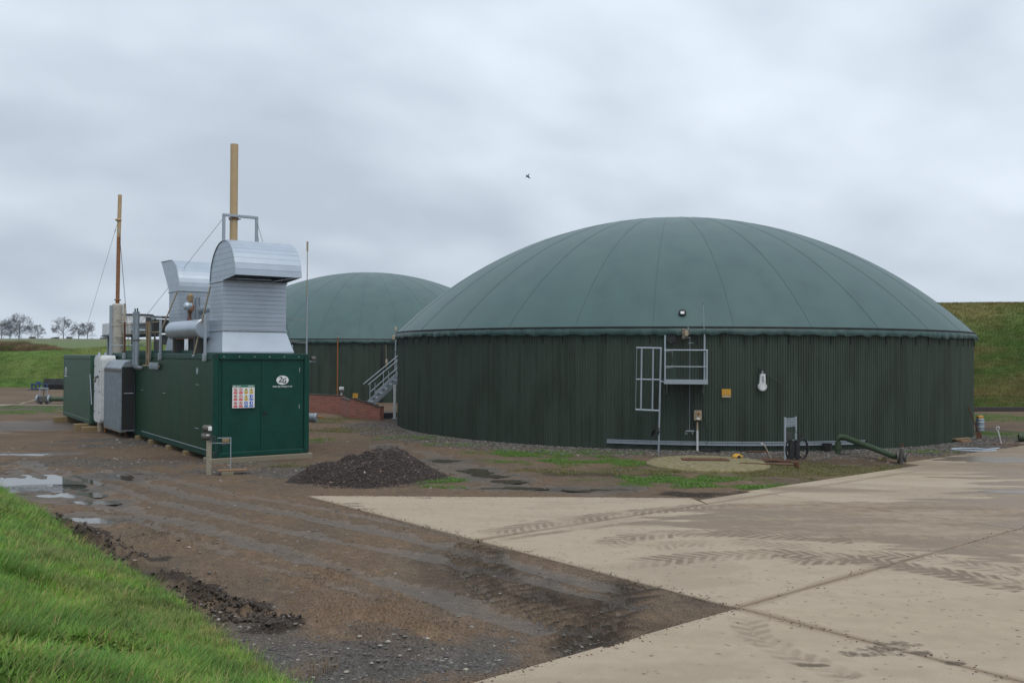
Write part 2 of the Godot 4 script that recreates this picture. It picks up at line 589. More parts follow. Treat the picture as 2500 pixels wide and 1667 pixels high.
func sheet(called: String, xs: PackedFloat32Array, ds: PackedFloat32Array, yf: Callable, cf: Callable, mats: Array) -> MeshInstance3D:
	var nx := xs.size()
	var nd := ds.size()
	var v := PackedVector3Array()
	var n := PackedVector3Array()
	var c := PackedColorArray()
	var wet := PackedByteArray()
	v.resize(nx * nd)
	n.resize(nx * nd)
	c.resize(nx * nd)
	wet.resize(nx * nd)
	for j in nd:
		for i in nx:
			var y: float = yf.call(xs[i], ds[j])
			v[j * nx + i] = Vector3(xs[i], y, -ds[j])
			var l = cf.call(xs[i], ds[j], y)
			c[j * nx + i] = l[0]
			wet[j * nx + i] = 1 if l[1] > 0.45 else 0
	for j in nd:
		for i in nx:
			var a := v[j * nx + maxi(i - 1, 0)]
			var b := v[j * nx + mini(i + 1, nx - 1)]
			var e := v[maxi(j - 1, 0) * nx + i]
			var f := v[mini(j + 1, nd - 1) * nx + i]
			n[j * nx + i] = (b - a).cross(f - e).normalized()
	var idx := [PackedInt32Array(), PackedInt32Array()]
	for j in nd - 1:
		for i in nx - 1:
			var k := j * nx + i
			var w := 1 if mats.size() > 1 and wet[k] + wet[k + 1] + wet[k + nx] + wet[k + nx + 1] >= 2 else 0
			idx[w].append_array(PackedInt32Array([k, k + nx, k + 1, k + 1, k + nx, k + nx + 1]))
	var m := ArrayMesh.new()
	for w in mats.size():
		if idx[w].is_empty():
			continue
		var arr := []
		arr.resize(Mesh.ARRAY_MAX)
		arr[Mesh.ARRAY_VERTEX] = v
		arr[Mesh.ARRAY_NORMAL] = n
		arr[Mesh.ARRAY_COLOR] = c
		arr[Mesh.ARRAY_INDEX] = idx[w]
		m.add_surface_from_arrays(Mesh.PRIMITIVE_TRIANGLES, arr)
		m.surface_set_material(m.get_surface_count() - 1, mats[w])
	return struct(called, m, null)
func scatter(called: String, mesh: Mesh, m: Material, xf: Array, cols: Array, parent: Node = null) -> MultiMeshInstance3D:
	var mm := MultiMesh.new()
	mm.transform_format = MultiMesh.TRANSFORM_3D
	mm.use_colors = true
	mm.mesh = mesh
	mm.instance_count = xf.size()
	for i in xf.size():
		mm.set_instance_transform(i, xf[i])
		mm.set_instance_color(i, cols[i])
	var o := MultiMeshInstance3D.new()
	o.multimesh = mm
	o.material_override = m
	o.name = numbered(called) if parent == null else called
	(self if parent == null else parent).add_child(o, true)
	o.set_meta("kind", "stuff")
	return o
func clump(n: int, h: float, w: float, spread: float, lean: float, sd: int) -> ArrayMesh:
	var r := RandomNumberGenerator.new()
	r.seed = sd
	var st := SurfaceTool.new()
	st.begin(Mesh.PRIMITIVE_TRIANGLES)
	for i in n:
		var a := r.randf() * TAU
		var base := Vector3(cos(a), 0, sin(a)) * spread * sqrt(r.randf())
		var dir := Vector3(cos(a), 0, sin(a)).rotated(Vector3.UP, r.randf_range(-0.9, 0.9))
		var hh := h * r.randf_range(0.5, 1.1)
		var ln := lean * r.randf_range(0.3, 1.3) * hh
		var side := dir.cross(Vector3.UP).rotated(Vector3.UP, r.randf_range(-1, 1)) * w * 0.5
		var tint := r.randf_range(0.6, 1.3)
		var col := Color(tint, tint * r.randf_range(0.92, 1.05), tint * 0.9)
		var pts := []
		for k in 4:
			var t := k / 3.0
			pts.append(base + dir * ln * t * t + Vector3.UP * hh * (t - 0.28 * t * t * lean))
		for k in 3:
			var w0 := side * (1.0 - 0.25 * k)
			var w1 := side * (1.0 - 0.25 * (k + 1)) if k < 2 else Vector3.ZERO
			var nn: Vector3 = side.cross(pts[k + 1] - pts[k]).normalized()
			if nn.y < 0:
				nn = -nn
			var q := [pts[k] - w0, pts[k] + w0, pts[k + 1] + w1, pts[k] - w0, pts[k + 1] + w1, pts[k + 1] - w1]
			if nn.dot((q[1] - q[0]).cross(q[2] - q[0])) > 0:        # front faces run clockwise
				q = [q[0], q[2], q[1], q[3], q[5], q[4]] if k < 2 else [q[0], q[2], q[1], q[3], q[4], q[5]]
			nn = (nn + Vector3.UP * 0.2).normalized()
			for z in (6 if k < 2 else 3):
				st.set_normal(nn)
				st.set_color(col)
				st.add_vertex(q[z])
	return st.commit()
func pebble(sd: int) -> ArrayMesh:
	var r := RandomNumberGenerator.new()
	r.seed = sd
	var k := MB.new()
	var top := []
	var mid := []
	for i in 6:
		var a := TAU * i / 6 + r.randf_range(-0.3, 0.3)
		mid.append(Vector3(cos(a), r.randf_range(-0.1, 0.2), sin(a)) * r.randf_range(0.75, 1.1))
	for i in 6:
		top.append(mid[i] * r.randf_range(0.4, 0.65) + Vector3(0, r.randf_range(0.4, 0.6), 0))
	for i in 6:
		var j := (i + 1) % 6
		k.out([mid[i], mid[j], top[j]], Vector3.ZERO)
		k.out([mid[i], top[j], top[i]], Vector3.ZERO)
		k.out([mid[i] * 0.7 + Vector3(0, -0.5, 0), mid[j] * 0.7 + Vector3(0, -0.5, 0), mid[j], mid[i]], Vector3.ZERO)
		k.out([top[i], top[j], Vector3(0, 0.6, 0)], Vector3.ZERO)
	return k.done()

func make_sky() -> Sky:
	var w := 1024
	var h := 512
	var n := FastNoiseLite.new()
	n.noise_type = FastNoiseLite.TYPE_SIMPLEX_SMOOTH
	n.seed = 31
	n.frequency = 0.55
	n.fractal_octaves = 5
	n.fractal_gain = 0.48
	var n2 := FastNoiseLite.new()
	n2.noise_type = FastNoiseLite.TYPE_SIMPLEX_SMOOTH
	n2.seed = 57
	n2.frequency = 0.2
	n2.fractal_octaves = 3
	var img := Image.create(w, h, false, Image.FORMAT_RGBF)
	for y in h:
		var el := (0.5 - (y + 0.5) / h) * PI
		for x in w:
			if el < 0:
				img.set_pixel(x, y, Color(0.5, 0.53, 0.57))
				continue
			var az := (x + 0.5) / w * TAU
			var dir := Vector3(sin(az) * cos(el), sin(el), -cos(az) * cos(el))
			var p := dir / (dir.y + 0.3)                        # a deck of cloud overhead, seen in perspective
			var q := Vector2(p.x, p.z).rotated(0.6)              # drawn out along the wind
			var c := n.get_noise_3d(q.x * 0.5 + 17.0, dir.y * 1.2, q.y * 1.5)
			var d := n2.get_noise_3d(q.x * 0.9, dir.y * 0.6, q.y * 2.2 + 33.0)
			var e := n.get_noise_3d(q.x * 1.9 + 40.0, dir.y * 2.0, q.y * 3.0)
			var g := n.get_noise_3d(q.x * 4.6, dir.y * 5.0 + 20.0, q.y * 6.0)
			var k := clampf(0.5 + 0.5 * c + 0.5 * d + 0.45 * e + 0.4 * g, 0, 1)
			var col := Color(0.49, 0.563, 0.65).lerp(Color(0.755, 0.84, 0.935), k)
			img.set_pixel(x, y, col * (1.0 + 0.5 * pow(dir.y, 1.3)))
	var s := Sky.new()
	var pm := PanoramaSkyMaterial.new()
	pm.panorama = ImageTexture.create_from_image(img)
	s.sky_material = pm
	return s

func make_yard():
	tracks = [                                          # line, half width, depth, lug height, dampness
		[line_of([[60, 1128], [298, 1240], [600, 1325], [893, 1406], [1150, 1485], [1330, 1540]]), 0.24, 0.035, 0.0, 0.9],
		[line_of([[0, 1128], [180, 1215], [430, 1310], [700, 1395], [930, 1465]]), 0.16, 0.02, 0.0, 0.5],
		[line_of([[250, 1150], [468, 1215], [750, 1262], [1000, 1312], [1250, 1375], [1480, 1440]]), 0.22, 0.035, 0.0, 0.85],
		[line_of([[330, 1150], [560, 1205], [800, 1243], [1040, 1290], [1230, 1340]]), 0.16, 0.025, 0.0, 0.6],
		[line_of([[150, 1150], [380, 1225], [700, 1297], [1000, 1352], [1300, 1420], [1560, 1480]]), 0.18, 0.025, 0.0, 0.6],
		[line_of([[1130, 1338], [1140, 1395], [1205, 1455], [1350, 1515], [1470, 1560]]), 0.26, 0.045, 0.03, 0.0],
		[line_of([[1185, 1345], [1205, 1395], [1270, 1440], [1400, 1495], [1500, 1540]]), 0.22, 0.045, 0.03, 0.0],
		[line_of([[1570, 1430], [1510, 1480], [1450, 1535], [1400, 1585]]), 0.3, 0.035, 0.026, 0.0],
		[line_of([[770, 1035], [900, 1060], [1010, 1090], [1110, 1130], [1290, 1190], [1450, 1205]]), 0.5, 0.03, 0.0, 0.7],
		[line_of([[780, 1050], [880, 1075], [960, 1105], [1040, 1145]]), 0.35, 0.02, 0.0, 0.6],
	]
	ridge = line_of([[140, 1270], [260, 1340], [370, 1398], [470, 1445], [540, 1480], [600, 1505], [690, 1535]])
	for p in [[20, 1180, 1.7, 1.3], [110, 1190, 0.9, 0.5], [185, 1207, 0.7, 0.3], [240, 1225, 0.5, 0.22], [205, 1270, 0.75, 0.35], [306, 1163, 0.42, 0.5], [1085, 1124, 0.42, 0.4], [1150, 1150, 0.5, 0.5], [1190, 1161, 0.6, 0.24], [1240, 1174, 0.42, 0.25], [1245, 1191, 0.7, 0.22], [1478, 1195, 0.78, 0.26], [950, 1089, 0.4, 0.3], [20, 1040, 2.5, 2.0], [60, 1108, 0.9, 0.3], [1900, 1300, 0.01, 0.01]]:
		puddles.append([flat(p[0], p[1]), p[2], p[3]])
	for b in [  # place in the photograph, half width, half depth, kind, strength
		[1330, 1106, 2.6, 1.0, 1, 0.9], [1500, 1128, 2.8, 0.8, 1, 0.85], [1650, 1170, 1.8, 0.7, 1, 1.0], [1790, 1186, 1.6, 0.45, 1, 1.0], [1870, 1190, 1.0, 0.3, 1, 0.9],
		[1060, 1172, 0.55, 0.5, 1, 1.0], [1100, 1190, 0.6, 0.25, 1, 0.6], [2250, 1103, 1.0, 0.5, 1, 0.8], [2440, 1062, 2.2, 1.5, 1, 0.85], [2440, 1020, 3.0, 2.5, 1, 0.5],
		[1010, 1068, 1.6, 0.8, 1, 0.7], [1120, 1085, 1.2, 0.5, 1, 0.6], [870, 1050, 2.4, 0.9, 4, 0.8], [780, 1025, 2.0, 1.6, 4, 0.6], [760, 1075, 0.8, 0.8, 1, 0.4], [705, 1138, 0.5, 0.6, 4, 0.9],
		[240, 995, 5.0, 2.0, 1, 0.8], [60, 995, 4.0, 3.0, 0, 0.7], [30, 1005, 3.0, 1.5, 1, 0.4],
		[1560, 1150, 3.0, 0.9, 4, 0.5], [1950, 1150, 3.5, 1.6, 4, 0.75], [2080, 1130, 2.0, 1.0, 2, 0.5], [1700, 1205, 1.4, 0.35, 2, 0.95], [1480, 1160, 2.2, 0.4, 2, 0.6],
		[820, 1640, 2.3, 1.0, 0, 0.95], [560, 1560, 1.5, 0.9, 0, 0.7], [1060, 1600, 1.2, 0.6, 0, 0.5], [420, 1080, 3.0, 1.6, 0, 0.85], [330, 1130, 3.0, 1.2, 0, 0.6], [650, 1150, 1.7, 1.4, 0, 0.7], [600, 1130, 1.3, 0.6, 3, 0.5],
		[420, 1120, 1.0, 0.6, 5, 0.7], [130, 1050, 4.0, 1.6, 5, 0.5], [250, 1035, 3.0, 1.5, 5, 0.6], [900, 1490, 2.5, 1.4, 5, 0.25], [1200, 1440, 2.4, 1.6, 3, 0.16], [60, 905, 30.0, 10.0, 3, 0.4], [50, 935, 30.0, 4.0, 5, 0.5],
		[2450, 990, 9.0, 4.0, 3, 0.25], [780, 1095, 1.6, 1.5, 5, 0.4], [1420, 1455, 1.0, 0.6, 2, 0.45], [1180, 1400, 0.7, 1.4, 2, 0.4], [1470, 1500, 0.7, 1.2, 2, 0.4]]:
		blobs.append([flat(b[0], b[1]), b[2], b[3], b[4], b[5]])
	var xs := steps([[-120, -40, 8, 4], [-40, -13, 2.0, 0.16], [-13, -9.5, 0.09, 0.06], [-9.5, 4.0, 0.06, 0.06], [4.0, 9.0, 0.07, 0.1], [9.0, 20, 0.12, 0.3], [20, 60, 0.5, 4], [60, 120, 6, 8]])
	var ds := steps([[-14, 7.2, 2, 1], [7.2, 15.0, 0.05, 0.055], [15.0, 22.5, 0.065, 0.09], [22.5, 34, 0.1, 0.16], [34, 62, 0.25, 0.8], [62, 104, 1.5, 3]])
	sheet("ground", xs, ds, ground_y, ground_look, [M.mud, M.wet])
	# standing water in the hollows
	for q in puddles:
		if q[1] < 0.1:
			continue
		var k := MB.new()
		var c := Vector3(q[0].x, -0.018, -q[0].y)
		for i in 24:
			var a := TAU * i / 24
			var b := TAU * (i + 1) / 24
			k.out([c, c + Vector3(cos(a) * q[1], 0, sin(a) * q[2]) * 1.35, c + Vector3(cos(b) * q[1], 0, sin(b) * q[2]) * 1.35], c - Vector3.UP)
		struct("puddle", k.done(), M.water)

func stamp(img: Image, c: Vector2, ax: Vector2, half_l: float, half_w: float, col: Color, amount: float, px_m: float, org: Vector2):
	var p := (c - org) * px_m
	var r := int(maxf(half_l, half_w) * px_m) + 2
	var ay := Vector2(-ax.y, ax.x)
	for y in range(maxi(int(p.y) - r, 0), mini(int(p.y) + r, img.get_height() - 1)):
		for x in range(maxi(int(p.x) - r, 0), mini(int(p.x) + r, img.get_width() - 1)):
			var q := Vector2(x + 0.5, y + 0.5) - p
			var e := maxf(absf(q.dot(ax)) / (half_l * px_m), absf(q.dot(ay)) / (half_w * px_m))
			if e < 1.0:
				var k := amount * clampf((1.0 - e) * 3.0, 0, 1) * (0.55 + 0.9 * absf(nf.get_noise_2d(x * 9.0, y * 9.0)))
				img.set_pixel(x, y, img.get_pixel(x, y).lerp(col, clampf(k, 0, 1)))

func make_apron():
	var n := 1024
	var org := Vector2(-8, 6)
	var span := 34.0
	var ppm := n / span
	var alb := PackedByteArray()
	var rgh := PackedByteArray()
	alb.resize(n * n * 3)
	rgh.resize(n * n)
	var dirt := []
	for p in [[1980, 1196, 1.6, 0.45, 0.85], [2000, 1172, 2.6, 0.5, 0.4], [1750, 1217, 1.6, 0.4, 0.4], [2280, 1140, 1.8, 1.6, 0.7], [1560, 1302, 1.0, 0.3, 0.3], [2240, 1160, 1.0, 0.3, 0.6]]:
		dirt.append([flat(p[0], p[1]), p[2], p[3], p[4]])
	var clean := [flat(2160, 1175), 3.2, 1.4]
	var mudflat := PackedVector2Array(line_of([[1640, 1264], [1750, 1242], [1900, 1228], [2080, 1227], [2250, 1228], [2330, 1206], [2420, 1190], [2340, 1150], [2300, 1115], [2400, 1090], [2560, 1070], [2760, 1250], [2600, 1388], [2380, 1357], [2200, 1339], [2000, 1323], [1800, 1316], [1690, 1290]]))
	for y in n:
		for x in n:
			var w := org + Vector2(x + 0.5, y + 0.5) / ppm
			var q := ab(w.x, w.y)
			if q.x < -12.0 or q.y < -6.0 or q.x > 9.0:
				continue
			var streak := nz.get_noise_2d(w.x * 5.0, w.y * 26.0)
			var big := nz.get_noise_2d(w.x * 3.0 + 50.0, w.y * 5.0)
			var fin := nf.get_noise_2d(w.x * 60.0, w.y * 60.0)
			var m := clampf(0.12 + 0.8 * big + 0.5 * streak + 0.2 * fin, 0, 0.5)
			if w.x > 2.0:
				var inn := 0.0
				for k in 4:
					var wob := nf.get_noise_2d(w.x * 30.0 + k * 77.0, w.y * 90.0)
					if Geometry2D.is_point_in_polygon(w + Vector2(2.4 * streak + 0.9 * wob, 0.7 * big + 0.3 * streak + 0.3 * wob), mudflat):
						inn += 0.25
				m = maxf(m, inn * clampf(0.85 + 0.7 * streak + 0.5 * big + 0.35 * fin, 0.25, 1.0))
			for d in dirt:
				var e := Vector2((w.x - d[0].x) / d[1], (w.y - d[0].y) / d[2]).length()
				if e < 1.6:
					m = maxf(m, clampf((1.35 - e) * 1.5 + 0.9 * streak + 0.7 * big + 0.3 * fin, 0, 1) * d[3])
			var e2 := Vector2((w.x - clean[0].x) / clean[1], (w.y - clean[0].y) / clean[2]).length()
			if e2 < 1.2:
				m *= clampf(0.35 + e2 * 0.6 + streak, 0.15, 1)
			# mud trodden into the joints and along the edges
			var j := minf(absf(q.x) if q.y > -0.1 else 9.0, absf(q.y) if q.x > -0.1 else 9.0)
			j = minf(j, absf(q.x + 5.29) if q.y > 0.0 else 9.0)
			m = maxf(m, clampf(1.1 - j / (0.09 + 0.1 * absf(big) + 0.12 * maxf(streak, 0)), 0, 1) * 0.85)
			var c := Color(0.415, 0.33, 0.235).lerp(Color(0.49, 0.402, 0.297), clampf(0.5 + 2.4 * big + 1.2 * streak, 0, 1))
			c *= 0.96 + 0.07 * fin + 0.08 * streak
			c = c.lerp(Color(0.215, 0.152, 0.098), clampf(m, 0, 1) * 0.95)
			var s := c.linear_to_srgb()
			var o := (y * n + x) * 3
			alb[o] = clampi(int(s.r * 255), 0, 255)
			alb[o + 1] = clampi(int(s.g * 255), 0, 255)
			alb[o + 2] = clampi(int(s.b * 255), 0, 255)
			rgh[y * n + x] = int(255 * clampf(0.88 - 0.5 * clampf(m - 0.72, 0, 1) / 0.4 * clampf(0.6 + 2.0 * big, 0, 1), 0.2, 1))
	var img := Image.create_from_data(n, n, false, Image.FORMAT_RGB8, alb)
	img.resize(2048, 2048, Image.INTERPOLATE_CUBIC)
	var pm := 2048 / span
	var brown := Color(0.2, 0.145, 0.098).linear_to_srgb()
	var mask := PackedFloat32Array()
	mask.resize(2048 * 2048)
	for t in [  # tyre prints: line, half width, strength, lug spacing
		[[[1168, 1310], [1330, 1282], [1520, 1257], [1720, 1238]], 0.36, 0.8, 0.19], [[[1175, 1330], [1330, 1306], [1520, 1283], [1740, 1258]], 0.1, 0.6, 0.07],
		[[[1470, 1340], [1520, 1318], [1640, 1305], [1800, 1306], [1940, 1314], [2080, 1322]], 0.36, 0.85, 0.2], [[[1505, 1383], [1700, 1364], [1900, 1354], [2060, 1364], [2250, 1394], [2500, 1432]], 0.36, 0.9, 0.21],
		[[[1900, 1374], [2080, 1372], [2280, 1402], [2500, 1445]], 0.3, 0.75, 0.2], [[[1815, 1505], [1850, 1560], [1920, 1600], [2010, 1635], [2080, 1665]], 0.24, 0.55, 0.2], [[[1560, 1345], [1640, 1332], [1800, 1326], [1980, 1340]], 0.3, 0.3, 0.18],
		[[[2060, 1352], [2250, 1366], [2500, 1402]], 0.34, 0.7, 0.2], [[[1700, 1262], [1850, 1280], [2050, 1300], [2300, 1340], [2500, 1376]], 0.3, 0.35, 0.2]]:
		var l := line_of(t[0])
		var cv := Curve2D.new()
		for q in l.size():
			var tan: Vector2 = (l[mini(q + 1, l.size() - 1)] - l[maxi(q - 1, 0)]) / 6.0
			cv.add_point(l[q], -tan, tan)
		var total := cv.get_baked_length()
		var ss := 0.0
		while ss < total:
			var p0 := cv.sample_baked(ss)
			var dir := (cv.sample_baked(minf(ss + 0.05, total)) - cv.sample_baked(maxf(ss - 0.05, 0.0))).normalized()
			var side := Vector2(-dir.y, dir.x)
			var fade := clampf(0.9 + 0.9 * nz.get_noise_2d(ss * 10.0 + t[1] * 900.0, 31.0), 0.5, 1.0) * smoothstep(0.0, 0.5, ss)
			var ww: float = -t[1]
			while ww < t[1]:
				var q := p0 + side * ww
				var v := fposmod((ss + 0.75 * absf(ww)) / t[3] + (0.5 if ww > 0 else 0.0), 1.0)
				var er := nf.get_noise_2d(q.x * 75.0, q.y * 75.0)
				var pa := nz.get_noise_2d(q.x * 22.0, q.y * 22.0)
				var lug := smoothstep(0.0, 0.14, v + 0.12 * er) * (1.0 - smoothstep(0.52, 0.68, v + 0.16 * er))
				var edge := 1.0 - smoothstep(0.75, 1.0, absf(ww) / t[1] + 0.3 * er)
				var a: float = t[2] * fade * edge * clampf(1.0 + 1.5 * pa, 0.15, 1.3) * (0.2 + 1.05 * lug)
				var c := Vector2i((q - org) * pm)
				if c.x >= 0 and c.y >= 0 and c.x < 2048 and c.y < 2048:
					var key := c.y * 2048 + c.x
					if a > mask[key]:
						mask[key] = a
				ww += 0.011
			ss += 0.011
	for key in mask.size():
		if mask[key] > 0.01:
			var c := Vector2i(key % 2048, key / 2048)
			img.set_pixelv(c, img.get_pixelv(c).lerp(brown, minf(mask[key], 1.0)))
	for i in 3200:                                      # crumbs of mud
		var q := unab(rng.randf_range(-10, 5), rng.randf_range(-4.5, 12))
		stamp(img, q, Vector2(1, 0).rotated(rng.randf() * 3), rng.randf_range(0.008, 0.04), rng.randf_range(0.01, 0.025), brown * 0.8, rng.randf_range(0.3, 1.0), pm, org)
	for d in [[2120, 1605, 0.5, 0.1], [2200, 1580, 0.35, 0.16], [2150, 1590, 0.3, 0.1], [2250, 1600, 0.16, 0.05], [2330, 1625, 0.1, 0.05], [1990, 1630, 0.2, 0.03], [860, 1232, 0.3, 0.06], [890, 1245, 0.3, 0.04], [870, 1238, 0.15, 0.05], [1030, 1218, 0.3, 0.05]]:
		for k in 26:
			stamp(img, flat(d[0], d[1]) + Vector2(rng.randfn(0, 0.4) * d[2], rng.randfn(0, 0.4) * d[3]), Vector2(1, 0).rotated(rng.randf() * 3), rng.randf_range(0.02, 0.07), rng.randf_range(0.02, 0.05), brown * 0.8, rng.randf_range(0.3, 0.9), pm, org)
	var m := StandardMaterial3D.new()
	m.albedo_texture = ImageTexture.create_from_image(img)
	m.roughness_texture = ImageTexture.create_from_image(Image.create_from_data(n, n, false, Image.FORMAT_L8, rgh))
	m.roughness = 1.0
	m.detail_enabled = true
	m.detail_blend_mode = BaseMaterial3D.BLEND_MODE_MUL
	m.detail_uv_layer = BaseMaterial3D.DETAIL_UV_2
	m.detail_albedo = lut_tex(noise_img(0.2, 41, 3, 512), [[0.0, grey(0.45)], [0.4, grey(0.88)], [1.0, grey(1.0)]])
	var tops := Image.create(8, 8, false, Image.FORMAT_L8)
	tops.fill(Color(1, 1, 1))
	m.detail_mask = ImageTexture.create_from_image(tops)
	var root := Node3D.new()
	root.name = numbered("concrete_apron")
	add_child(root)
	root.set_meta("kind", "structure")
	var far := []
	for i in 9:                                          # the ragged line where mud laps over the first slab
		var f := i / 8.0
		far.append(Vector2(lerpf(-4.48, 3.95, f), 20.27 + (0.05 * nf.get_noise_2d(f * 900.0, 3.0) if i > 0 and i < 8 else 0.0)))
	var polys := []
	var first := [unab(-5.3, 6.1), unab(-5.3, 0)]
	first.append_array(far)
	polys.append(first)
	polys.append([unab(-5.28, 0), unab(0, 0), unab(0, 8.3), unab(-5.75, 8.3), unab(-5.75, 6.4), unab(-5.28, 6.1)])
	for r in [[-5.9, 0, 8.3, 16.6], [-6.5, 0, 16.6, 26], [-7.0, 0, 26, 38], [0, 6, -4.9, 0], [0, 6, 0, 8.3], [0, 6, 8.3, 16.6], [0, 6, 16.6, 26], [6, 12, 0, 8.3], [6, 12, 8.3, 16.6], [6, 12, -4.9, 0]]:
		polys.append([unab(r[0], r[2]), unab(r[1], r[2]), unab(r[1], r[3]), unab(r[0], r[3])])
	for p in polys:
		var full := PackedVector2Array(p)
		if Geometry2D.is_polygon_clockwise(full):
			full.reverse()
		var outer: PackedVector2Array = Geometry2D.offset_polygon(full, -0.014)[0]
		var st := SurfaceTool.new()
		st.begin(Mesh.PRIMITIVE_TRIANGLES)
		var put := func(q: Vector2, y: float, nn: Vector3):
			st.set_normal(nn)
			st.set_uv((q - org) / span)
			st.set_uv2(q / 1.7)
			st.add_vertex(Vector3(q.x, y, -q.y))
		var c := Vector2.ZERO
		for q in outer:
			c += q / outer.size()
		var inner := PackedVector2Array()
		for q in outer:
			inner.append(q + (c - q).normalized() * 0.016)
		var idx := Geometry2D.triangulate_polygon(inner)
		for i in range(0, idx.size(), 3):
			var tr := [inner[idx[i]], inner[idx[i + 1]], inner[idx[i + 2]]]
			if (tr[1] - tr[0]).cross(tr[2] - tr[0]) < 0:
				tr.reverse()
			for q in [tr[0], tr[2], tr[1]]:
				put.call(q, 0.025, Vector3.UP)
		for i in outer.size():
			var j := (i + 1) % outer.size()
			var e := outer[j] - outer[i]
			var nn := Vector3(e.y, 0, e.x).normalized()
			for w in [[inner[i], 0.025, 1], [inner[j], 0.025, 1], [outer[j], 0.012, 1], [inner[i], 0.025, 1], [outer[j], 0.012, 1], [outer[i], 0.012, 1], [outer[i], 0.012, 0], [outer[j], 0.012, 0], [outer[j], -0.1, 0], [outer[i], 0.012, 0], [outer[j], -0.1, 0], [outer[i], -0.1, 0]]:
				put.call(w[0], w[1], (nn + Vector3.UP).normalized() if w[2] == 1 else nn)
		obj("slab", st.commit(), m, root)
	# earth in the joints
	var k := MB.new()
	for j in [[0, 0, 0, 26], [-5.29, 0.02, -5.29, 6.1], [-5.7, 8.3, 6, 8.3], [-5.8, 16.6, 6, 16.6], [0.0, 0, 6, 0], [6, -4.8, 6, 16.6], [-6.4, 26, -0.05, 26]]:
		var a := unab(j[0], j[1])
		var b := unab(j[2], j[3])
		var s := (b - a).normalized()
		s = Vector2(-s.y, s.x) * 0.05
		k.out([Vector3(a.x - s.x, 0.008, -(a.y - s.y)), Vector3(b.x - s.x, 0.008, -(b.y - s.y)), Vector3(b.x + s.x, 0.008, -(b.y + s.y)), Vector3(a.x + s.x, 0.008, -(a.y + s.y))], Vector3(0, -50, 0))
	obj("joint_earth", k.done(), M.joint, root)
	# shallow water lying on the far slabs
	for w in [[2435, 1122, 1.9, 0.75], [2490, 1200, 1.0, 0.25]]:
		var g := MB.new()
		var c := ground_at(w[0], w[1], 0.028)
		var rim := []
		for i in 40:
			var a := TAU * i / 40
			rim.append(c + Vector3(cos(a) * w[2], 0, sin(a) * w[3]) * (1.0 + 0.5 * nf.get_noise_2d(cos(a) * 70.0 + w[0], sin(a) * 70.0)))
		for i in 40:
			g.out([c, rim[i], rim[(i + 1) % 40]], c - Vector3.UP)
		struct("puddle", g.done(), M.film)

